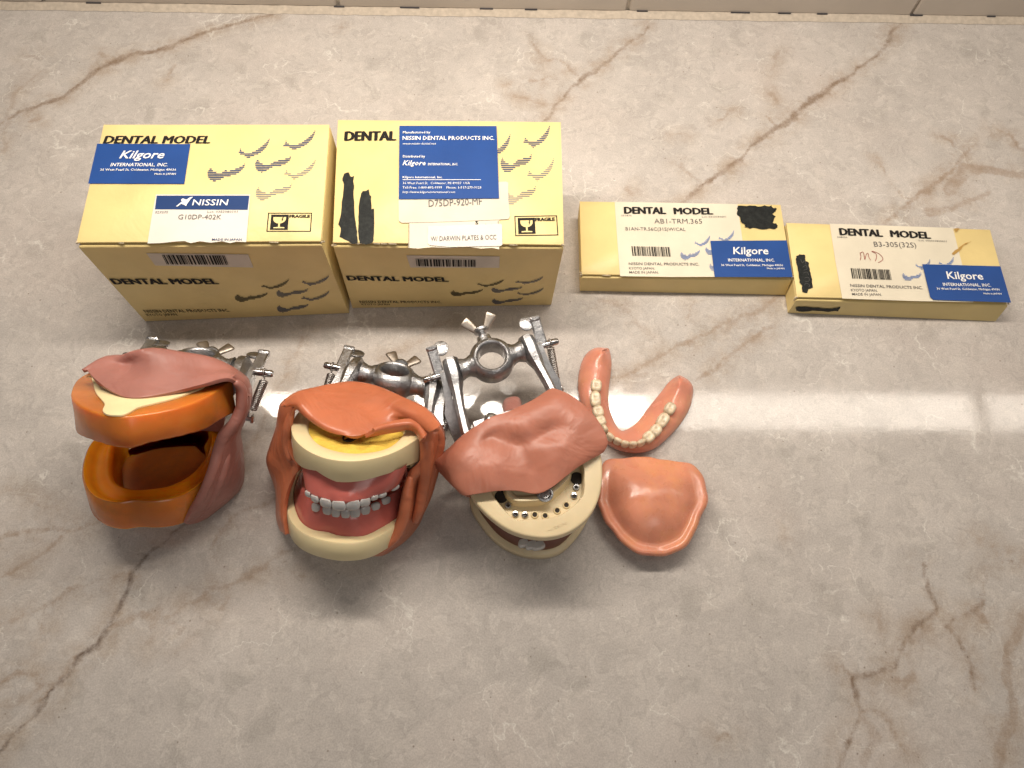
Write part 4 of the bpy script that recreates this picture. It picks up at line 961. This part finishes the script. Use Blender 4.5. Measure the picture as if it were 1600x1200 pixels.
# upper gum
ug_t = outline(up2, z2, [(300, 520), (250, 590), (258, 600), (330, 645), (450, 690), (560, 690), (680, 686), (830, 680), (900, 620), (900, 540)], -11, 5)
ug_t = [p - up2[2] * .0045 for p in ug_t]
ug_b = outline(up2, z2, [(p[0], p[1] + 11) for p in [(330, 640), (285, 735), (318, 790), (375, 812), (450, 832), (535, 840), (620, 826), (700, 800), (780, 770), (845, 718), (840, 640)]], -25, 5)
ug_t = resample(ug_t, 60); ug_b = resample(ug_b, 60)
gm_ = [a * .5 + b * .5 + up2[2] * .0012 for a, b in zip(ug_t, ug_b)]
gr_ = [a * .12 + b * .88 + up2[2] * (.0008 + .0004 * math.sin(i * 1.1)) for i, (a, b) in enumerate(zip(ug_t, ug_b))]
bk = [p - up2[2] * .010 for p in ug_b]
V, Fc = loft_data([ug_t, gm_, gr_, ug_b, bk, [p - up2[2] * .012 + up2[3] * .012 for p in ug_b]], False, (False, False)); mesh('upper_gum', V, Fc, M['gum'], d2, True)
# teeth
cU = onU(up2, *z2((560, 700)), -25)
for x, y, wd, hg in [(308, 788, 4.2, 3.4), (346, 812, 4.8, 4.0), (408, 833, 6.6, 5.0), (484, 844, 7.4, 5.8), (566, 841, 7.4, 5.8), (636, 828, 5.8, 4.8), (690, 810, 4.6, 3.0), (738, 796, 5.0, 2.8), (812, 754, 5.4, 2.8)]:
    c = onU(up2, *z2((x, y)), -24.0); tooth(d2, c - up2[2] * .0018, up2[2] * 1.0 + up2[1] * ((x - 545) / 300.0), -up2[3] + up2[2] * .12, wd, hg, 4.6, M['tooth'])
for x, y, wd, hg in [(352, 874, 5.0, 4), (420, 892, 5.6, 4.6), (470, 906, 5.0, 5), (526, 912, 5.0, 5.2), (582, 908, 5.6, 5.2), (640, 892, 5.6, 4.8), (700, 866, 5.4, 3.6), (760, 832, 6, 3.4)]:
    c = onU(lo2, *z2((x, y)), 23.5); tooth(d2, c + lo2[2] * .0004 - lo2[3] * .0012, lo2[2] * 1.0 + lo2[1] * ((x - 545) / 300.0), lo2[3], wd, hg, 4.2, M['tooth'])
# rubber: flap over the back of the upper base, folds down both sides
flap = [
    [(260, 215, 50), (330, 200, 52), (430, 180, 54), (520, 172, 55), (640, 172, 54), (760, 205, 50), (880, 270, 45), (980, 320, 40), (1050, 380, 36)],
    [(165, 255, 60), (245, 205, 66), (340, 182, 70), (440, 160, 74), (560, 146, 74), (700, 170, 72), (860, 238, 66), (990, 300, 60), (1075, 400, 52)],
    [(160, 280, 66), (240, 245, 72), (340, 235, 76), (460, 225, 79), (590, 215, 79), (720, 228, 76), (850, 290, 68), (975, 345, 66), (1060, 420, 58)],
    [(190, 265, 72), (265, 280, 77), (370, 310, 81), (480, 330, 83), (600, 318, 83), (720, 300, 80), (850, 325, 76), (950, 365, 72), (1030, 430, 66)],
    [(215, 262, 74), (285, 315, 80), (390, 385, 84), (490, 415, 85), (600, 405, 85), (700, 378, 84), (820, 345, 82), (930, 365, 78), (1010, 420, 72)],
    [(230, 268, 75), (300, 340, 81), (400, 408, 84), (495, 446, 86), (590, 462, 87), (690, 425, 86), (800, 372, 83), (900, 360, 79), (985, 425, 74)],
]
FU = (5, 10.5, 10, 7.5, 5, 3)
FO = (7, 3.5, 1, 0, 0, 0, 1, 2, 3)
flapw = [[onU(up2, *z2((q[0], q[1])), FU[i] + FO[j]) for j, q in enumerate(r)] for i, r in enumerate(flap)]
sheet('rubber_cover', flapw, M['rub2'], d2, m=6, thick=.0022)
roll = [
    [(680, 418, 83), (740, 392, 83), (820, 372, 82), (900, 362, 80), (960, 385, 78), (1000, 450, 74)],
    [(690, 425, 87), (750, 405, 87), (830, 390, 86), (900, 385, 85), (950, 408, 82), (985, 470, 77)],
    [(640, 455, 86), (730, 440, 86), (820, 425, 85), (890, 410, 84), (940, 432, 81), (970, 490, 76)],
]
RU = (8.0, 7.5, 3.0)
sheet('rubber_fold', [[onU(up2, *z2((q[0], q[1])), RU[i] - max(0, j - 4) * 1.5) for j, q in enumerate(r)] for i, r in enumerate(roll)], M['rub2'], d2, m=6, thick=.0020)
lside = [
    [(270, 300, 72), (225, 300, 74), (200, 400, 66), (205, 540, 58), (255, 640, 52), (228, 690, 46), (186, 800, 39), (170, 920, 33), (184, 1030, 28)],
    [(250, 262, 72), (190, 275, 72), (170, 400, 62), (170, 520, 55), (225, 625, 50), (180, 720, 41), (158, 820, 35), (154, 930, 29), (174, 1025, 25)],
    [(240, 240, 66), (160, 275, 66), (140, 400, 54), (125, 520, 47), (150, 620, 42), (140, 720, 32), (140, 840, 26), (142, 930, 22), (165, 1015, 20)],
    [(240, 222, 60), (152, 270, 58), (128, 400, 44), (90, 520, 36), (75, 605, 32), (110, 720, 18), (126, 800, 12), (128, 930, 10), (152, 1008, 10)],
    [(250, 225, 50), (160, 272, 44), (135, 400, 28), (95, 520, 20), (80, 610, 14), (115, 725, 4), (132, 805, 2), (134, 930, 2), (160, 1000, 2)],
]
sheetpx('rubber_side', lside, z2, M['rub2'], d2, m=6, thick=.0022)
rside = [
    [(950, 350, 74), (985, 425, 74), (975, 520, 66), (960, 600, 60), (905, 660, 54), (880, 760, 48), (865, 850, 42), (842, 955, 36), (770, 1090, 32), (640, 1158, 32)],
    [(975, 335, 74), (1020, 425, 72), (1010, 530, 64), (990, 640, 56), (925, 700, 53), (900, 790, 46), (890, 880, 40), (868, 960, 34), (800, 1075, 28), (690, 1150, 27)],
    [(990, 320, 70), (1040, 420, 68), (1030, 540, 58), (1010, 650, 50), (960, 720, 42), (940, 800, 36), (915, 890, 32), (890, 960, 28), (825, 1065, 22), (715, 1150, 20)],
    [(1010, 318, 66), (1070, 420, 60), (1050, 560, 48), (1030, 650, 40), (1000, 740, 34), (975, 830, 30), (950, 900, 24), (915, 975, 20), (850, 1060, 14), (740, 1145, 12)],
    [(1030, 330, 56), (1096, 440, 46), (1066, 570, 32), (1045, 650, 26), (1020, 740, 20), (998, 810, 16), (975, 900, 12), (940, 980, 8), (870, 1062, 6), (765, 1135, 5)],
    [(1030, 340, 44), (1088, 445, 32), (1060, 575, 18), (1040, 650, 12), (1015, 740, 8), (990, 810, 5), (968, 900, 3), (935, 975, 2), (868, 1055, 2), (765, 1128, 2)],
]
sheetpx('rubber_side', rside, z2, M['rub2'], d2, m=6, thick=.0022)
back_sheet(d2, [onU(lo2, *z2((x, 620)), 13) for x in (250, 380, 520, 660, 800, 940)], [L(up2, x, 6, -5) for x in (-35, -21, -7, 7, 21, 35)], M['rub2'])
fold(d2, z2, [(850, 392, 69), (925, 388, 69), (978, 425, 69), (1000, 510, 65), (998, 620, 57), (985, 730, 47), (960, 870, 36), (930, 960, 28)], 3.8, M['rub2'])
fold(d2, z2, [(905, 690, 54), (888, 780, 49), (875, 870, 43), (855, 960, 36), (800, 1060, 31), (700, 1140, 29)], 3.4, M['rub2'])
fold(d2, z2, [(1040, 400, 66), (1072, 470, 56), (1050, 580, 46), (1020, 700, 36), (985, 830, 27), (930, 960, 19)], 4.0, M['rub2'])
fold(d2, z2, [(215, 300, 72), (185, 400, 66), (180, 500, 58), (200, 600, 53)], 2.6, M['rub2'])
z6h = zoomer(500, 550, 7.2727)
hw2 = frame(tuple(G(*z6h((835, 320)), .034) * 1000), -4, 42, -6)
hardware(d2, hw2, plate=False, cut=26, bend=.5)

# ======================= model with ivory base and screws (flat on the counter) =======================
z3 = zoomer(660, 500, 3.0769); z8b = zoomer(720, 700, 6.317)
d3 = thing('dental_model', tuple(G(835, 760, 0)), 'dental model with ivory base and row of screws under a loose salmon rubber sheet', 'dental model', 'dental models on the counter')
up3 = frame((7, 130, 51), 17, 0, 0); lo3 = frame((12, 124, 0), 17, 0, 0)
top = [(300, -120), (160, 60), (85, 250), (78, 400), (120, 505), (210, 615), (335, 725), (480, 820), (650, 875), (830, 893), (1000, 865), (1150, 790), (1270, 680), (1350, 540), (1393, 380), (1402, 200), (1385, 60), (1300, -180), (1000, -260), (600, -200)]
ring = cr([onU(up3, *z8b(p), 0) for p in top], 5, True)
ring = resample(ring + [ring[0]], 97)[:-1]
t_o = cr([onU(up3, *z8b(p), 0) for p in [(330, 180), (290, 330), (310, 440), (355, 515), (435, 612), (530, 698), (620, 708), (700, 700), (850, 692), (975, 660), (1085, 590), (1172, 510), (1210, 440), (1216, 330), (1210, 200), (1150, 60), (1000, -60), (600, 20)]], 5, True)
t_i = cr([onU(up3, *z8b(p), -.6) for p in [(470, 260), (435, 360), (450, 450), (505, 512), (560, 532), (630, 533), (700, 530), (760, 524), (820, 510), (880, 480), (930, 440), (1000, 375), (1060, 310), (1090, 250), (1080, 190), (1020, 120), (900, 80), (640, 130)]], 5, True)
def align(rg, ref):
    rg = resample(rg + [rg[0]], 97)[:-1]; k = min(range(96), key=lambda i: np.linalg.norm(rg[i] - ref[0])); return rg[k:] + rg[:k]
t_o, t_i = align(t_o, ring), align(t_i, ring)
fl_o = drop(up3, inset(up3, t_o, .6), 7.5); fl_i = [p - up3[3] * .0072 + (q - p) * .12 for p, q in zip(t_i, t_o)]
ub3 = loft('upper_base', [drop(up3, inset(up3, ring, 8), 9.5), drop(up3, inset(up3, ring, 1.2), 9.5), drop(up3, inset(up3, ring, .4), 9), drop(up3, ring, 6), drop(up3, inset(up3, ring, .2), 1.0), inset(up3, ring, .8, -.2), inset(up3, ring, 1.6, 0), inset(up3, t_o, -.4, 0), drop(up3, t_o, .8), fl_o, fl_i, drop(up3, t_i, .9), inset(up3, t_i, .5, .1), inset(up3, t_i, 1.5, .2), inset(up3, t_i, 3.0, -.6), inset(up3, t_i, 4, -2.6)], M['ivory'], d3, sharp=50)
fz = -7.35
# five screws and four open holes along the trench
def screw(px, py, seated=True, dark=False):
    c = onU(up3, *z8b((px, py)), fz)
    V, Fc = lathe_axis(c, up3[3], [(0, .0018), (.0007, .0018), (.0010, .0016), (.0011, .0010), (.0008, .0008), (.0006, .0003)], 18)
    s = mesh('screw', V, Fc, M['chrome'] if not dark else M['metal'], ub3, True, 35)
    a = rnd.uniform(0, 1.5)
    for k in range(2):
        ex = up3[1] * math.cos(a + k * math.pi / 2) + up3[2] * math.sin(a + k * math.pi / 2); ey = np.cross(up3[3], ex)
        V, Fc = obox(c + up3[3] * (.00125 + k * .00005), ex, ey, up3[3], .0022, .0005, .0002, .00005); mesh('slot', V, Fc, M['hole'], s)
for q in [(538, 655), (632, 662), (1117, 474)]: screw(*q)
for q in [(1138, 390), (466, 570)]: screw(*q, dark=True)
for q in [(730, 658), (833, 668), (952, 616), (1042, 562)]:
    c = onU(up3, *z8b(q), fz + .25)
    V1 = lathe_axis(c, up3[3], [(-.0004, .0021), (.0003, .0019), (.00045, .0015), (.0002, .0013), (-.0003, .0012)], 16, (True, False)); V, Fc = V1
    h_ = mesh('screw_socket', V, Fc, M['ivory'], ub3, True, 50)
    V, Fc = lathe_axis(c - up3[3] * .0001, up3[3], [(0, .0001), (.0001, .00125)], 14); mesh('hole', V, Fc, M['hole'], h_)
for q in [(1145, 300), (400, 480)]:
    c = onU(up3, *z8b(q), fz); V, Fc = lathe_axis(c, up3[3], [(0, .0036), (.0003, .0034)], 18); mesh('dark_socket', V, Fc, M['hole'], ub3)
V, Fc = lathe_axis(onU(up3, *z8b((830, 455)), -1.2), up3[3], [(0, .0046), (.0012, .0044), (.0016, .0034), (.0009, .0026)], 22); cb = mesh('centre_bolt', V, Fc, M['metal'], ub3, True, 40)
ln = Face(onU(up3, *z8b((850, 820)), 0), onU(up3, *z8b((1040, 745)), 0) - onU(up3, *z8b((850, 820)), 0), up3[3], 0)
# faint moulded characters on the rim
text(ln, 'NISSIN', z8b((852, 830)), z8b((1048, 752)), z8b((842, 806)), M['ivory'], ub3, 1.5, .0, name='moulded_letters')
# lower base, gum and the front teeth between
lring = cr([onU(lo3, *z8b(p), 11) for p in [(300, 100), (130, 250), (85, 420), (88, 540), (130, 650), (215, 775), (310, 885), (430, 975), (570, 1040), (710, 1068), (860, 1066), (1000, 1018), (1120, 910), (1215, 780), (1275, 650), (1310, 450), (1290, 200), (900, 60)]], 5, True)
lring = resample(lring + [lring[0]], 97)[:-1]
loft('lower_base', [drop(lo3, inset(lo3, lring, 6), 11), drop(lo3, inset(lo3, lring, .8), 11), drop(lo3, lring, 10), drop(lo3, lring, 1), inset(lo3, lring, .8, .1), inset(lo3, lring, 3.6, .4), inset(lo3, lring, 4.0, -1)], M['ivory'], d3, sharp=50)
loft('lower_gum', [inset(lo3, lring, 3.4, -.5), inset(lo3, lring, 4.5, 5), inset(lo3, lring, 7, 10), inset(lo3, lring, 9, 15), inset(lo3, lring, 14, 15)], M['gum_dark'], d3, sharp=70)
loft('upper_gum', [drop(up3, inset(up3, ring, 3), 9.3), drop(up3, inset(up3, ring, 4), 14), drop(up3, inset(up3, ring, 6), 19), drop(up3, inset(up3, ring, 12), 19)], M['gum_dark'], d3, sharp=70)
for px, py, wd in [(618, 925, 6.0), (700, 945, 7.0), (770, 950, 7.4)]:
    c = onU(up3, *z8b((px, py)), -13.5); tooth(d3, c, up3[2], -up3[3] + up3[2] * .15, wd, 8, 4.5, M['tooth'])
rub = [
    [(143, 615, 42), (190, 566, 53), (262, 512, 57.5), (330, 470, 58.5), (400, 448, 58.5), (470, 420, 58), (540, 385, 57.5), (600, 345, 56.5), (625, 333, 55)],
    [(110, 640, 44), (175, 600, 55), (260, 556, 58.5), (335, 520, 59), (405, 498, 59.5), (480, 470, 61), (560, 430, 61), (640, 385, 60), (695, 358, 57)],
    [(80, 662, 46), (150, 640, 56), (245, 605, 59.5), (322, 566, 57), (405, 548, 58.2), (490, 522, 61), (590, 488, 60.5), (690, 430, 60), (765, 405, 57)],
    [(58, 676, 46), (140, 672, 56.5), (240, 650, 60), (345, 615, 58.5), (440, 598, 56), (520, 580, 58.5), (600, 545, 57.8), (725, 490, 60), (825, 465, 57)],
    [(66, 694, 46), (140, 712, 56.5), (240, 700, 60), (350, 676, 60), (458, 640, 56.5), (535, 630, 58.5), (640, 605, 60), (760, 550, 59), (866, 525, 56)],
    [(100, 736, 47), (160, 762, 56), (250, 752, 59), (350, 735, 59.5), (462, 712, 57), (530, 700, 56), (630, 670, 59), (760, 618, 58), (886, 575, 55)],
    [(140, 780, 49), (185, 812, 55), (260, 800, 57), (355, 785, 58), (460, 775, 56), (545, 772, 54.5), (630, 735, 57), (760, 668, 56.5), (884, 605, 54)],
    [(175, 815, 50), (208, 840, 54), (270, 834, 55.5), (360, 820, 56), (455, 822, 55), (545, 836, 53.5), (620, 806, 55), (740, 708, 55), (865, 635, 53)],
]
sheetpx('rubber_sheet', rub, z3, M['rub3'], d3, m=5, thick=.0022)
under = [
    [(150, 612, 40), (75, 670, 44), (62, 690, 45), (100, 738, 46), (175, 815, 49), (215, 840, 52)],
    [(190, 640, 30), (110, 690, 34), (90, 700, 36), (118, 745, 38), (185, 818, 42), (228, 842, 46)],
    [(230, 660, 12), (150, 720, 18), (120, 735, 20), (140, 775, 22), (200, 830, 28), (240, 850, 34)],
]
sheetpx('rubber_side', under, z3, M['rub3'], d3, m=5, thick=.0022)
tabr = [[(390, 420, 30), (400, 388, 31), (430, 375, 32), (460, 378, 32), (470, 405, 31)], [(395, 440, 38), (405, 415, 39), (432, 405, 40), (458, 405, 40), (475, 425, 39)], [(400, 470, 44), (415, 455, 45), (440, 450, 46), (465, 448, 46), (490, 450, 45)]]
sheetpx('rubber_tab', tabr, z3, M['rub1'], d3, m=4, thick=.002)
hw3 = frame((-12.8, 173.6, 41), 21.5, 0, 0)
hardware(d3, hw3)

# ======================= loose dentures =======================
z4 = zoomer(880, 520, 3.3333)
dn = thing('lower_denture', tuple(G(990, 640, 0)), 'horseshoe shaped pink lower denture with yellowed teeth on the bare counter', 'denture')
outp = [(232, 80), (165, 78), (112, 120), (84, 195), (75, 280), (86, 350), (112, 420), (150, 490), (205, 560), (260, 600), (320, 622), (400, 627), (480, 602), (560, 533), (622, 460), (664, 380), (678, 295), (655, 248), (607, 220)]
inp = [(240, 84), (248, 120), (252, 160), (248, 215), (238, 290), (236, 350), (242, 400), (256, 440), (272, 475), (290, 500), (312, 510), (348, 494), (390, 460), (440, 395), (480, 345), (512, 305), (545, 262), (575, 236), (600, 222)]
cst = [(205, 92), (192, 125), (182, 165), (174, 220), (168, 285), (170, 345), (182, 410), (198, 462), (222, 508), (260, 548), (308, 570), (365, 578), (415, 565), (465, 525), (510, 470), (545, 412), (575, 355), (600, 295), (606, 240)]
oc = cr(outp, 4); ic = cr(inp, 4); cc = cr(cst, 4); n_ = len(oc)
secs = []
rr = random.Random(2)
for i in range(n_):
    t = i / (n_ - 1); end = min(t, 1 - t); rise = 1.0 + .25 * max(0, 1 - end / .12); ew = min(1, end / .04 + .25)
    a, b, c = oc[i], ic[i], cc[i]
    def q(pp, z): return G(*z4(pp), z / 1000)
    j = rr.uniform(-.25, .25)
    sec = [q(a, .6), q(a * .98 + c * .02, 2.5), q(a * .90 + c * .10, 5.0 + j), q(a * .62 + c * .38, 8.0 * rise + j), q(a * .30 + c * .70, 9.6 * rise * (.6 + .4 * ew)), q(c, 10.2 * rise * (.6 + .4 * ew)), q(c * .72 + b * .28, 9.2 * rise * (.6 + .4 * ew)), q(c * .35 + b * .65, 6.4 + j), q(c * .06 + b * .94, 3.0), q(b, .6)]
    secs.append(sec)
db = loft('denture_base', secs, M['denture'], dn, closed=True, sharp=80)
tpos = [(172, 275, 6.6, 1), (168, 345, 8.2, 1), (182, 410, 6.0, 1), (194, 460, 5.4, 1), (216, 500, 4.6, 0), (246, 541, 5.0, 0), (284, 563, 4.6, 0), (322, 577, 4.4, 0), (362, 580, 4.6, 0), (405, 571, 5.2, 0), (446, 542, 6.0, 1), (482, 508, 6.2, 1), (518, 456, 8.4, 1), (556, 394, 6.4, 1)]
for i, (x, y, wd, mo) in enumerate(tpos):
    a = tpos[max(0, i - 1)]; b = tpos[min(len(tpos) - 1, i + 1)]
    p0 = G(*z4((a[0], a[1])), .010); p1 = G(*z4((b[0], b[1])), .010); tg = p1 - p0; tg[2] = 0; tg /= np.linalg.norm(tg)
    out = np.cross(tg, np.array([0, 0, 1.])); c = G(*z4((x, y)), .0118); c = c - np.array([0, 0, .0030])
    cen_ = G(*z4((360, 300)), 0); 
    if np.dot(out, c - cen_) < 0: out = -out
    tooth(dn, c, out, np.array([0, 0, 1.]), wd * (1.3 if mo else 1.16), 5.4 if mo else 6.0, 7.0 if mo else 4.8, M['tooth_yellow'], bool(mo))
du = thing('upper_denture', tuple(G(1020, 800, 0)), 'rounded orange pink upper denture lying with its palate side up', 'denture')
po = [(222, 668), (290, 652), (400, 646), (500, 655), (600, 672), (680, 690), (728, 740), (750, 830), (745, 900), (716, 970), (690, 1040), (640, 1108), (580, 1148), (510, 1168), (430, 1162), (350, 1128), (280, 1070), (222, 990), (192, 920), (176, 870), (180, 790), (195, 715)]
pc = cr(po, 4, True); cen2 = np.array((455.0, 850.0)); n_ = len(pc)
levels = []
def post(p):   # 0 along the rear edge, 1 along the flange
    t = min(1.0, max(0.0, (p[1] - 650) / 190.0)); return t * t * (3 - 2 * t)
for s, zf_, zp in [(.86, 1.0, 2.0), (.90, 4.0, 3.0), (.965, 6.5, 6.5), (.99, 9.0, 8.6), (1.0, 11.2, 10.0), (.99, 13.0, 11.0), (.965, 14.2, 11.6), (.93, 14.8, 12.0), (.89, 14.4, 12.5), (.85, 13.4, 13.0), (.81, 13.0, 13.5), (.77, 13.8, 14.2), (.70, 15.8, 15.4), (.60, 18.3, 17.5), (.48, 20.4, 19.8), (.34, 22.0, 21.8), (.20, 22.9, 22.8), (.08, 23.2, 23.2)]:
    rg = []
    for i, p in enumerate(pc):
        w_ = post(p); a = math.atan2(p[1] - cen2[1], p[0] - cen2[0])
        zz = zf_ * w_ + zp * (1 - w_)
        bump_ = .75 * math.sin(a * 7 + 1 + 2 * math.sin(a * 2)) * max(0, s - .6) * w_ + .25 * math.sin(a * 4 + s * 9) * (1 - abs(2 * s - 1)) 
        fren = -1.2 * math.exp(-((a - 1.42) / .06) ** 2) * (1 if .86 < s else 0)
        sx = cen2 + (p - cen2) * s * (1 + (.012 * math.sin(7 * a + 1) + .007 * math.sin(15 * a)) * (1 if s > .9 else max(0, (s - .7) / .2)))
        rg.append(G(*z4(sx), (zz + bump_ + fren) / 1000))
    levels.append(rg)
loft('denture_base', levels, M['denture_up'], du, sharp=80)
# tooth tips under the flange that carry it
for k in range(10):
    a = math.pi * (.08 + .84 * k / 9); px = cen2 + np.array([math.cos(a) * 205, math.sin(a) * 225])
    c = G(*z4(px), .0055); tooth(du, c, np.array([math.cos(a), -math.sin(a), 0]), np.array([0, 0, -1.]), 7, 5.4, 6, M['tooth_yellow'], True)
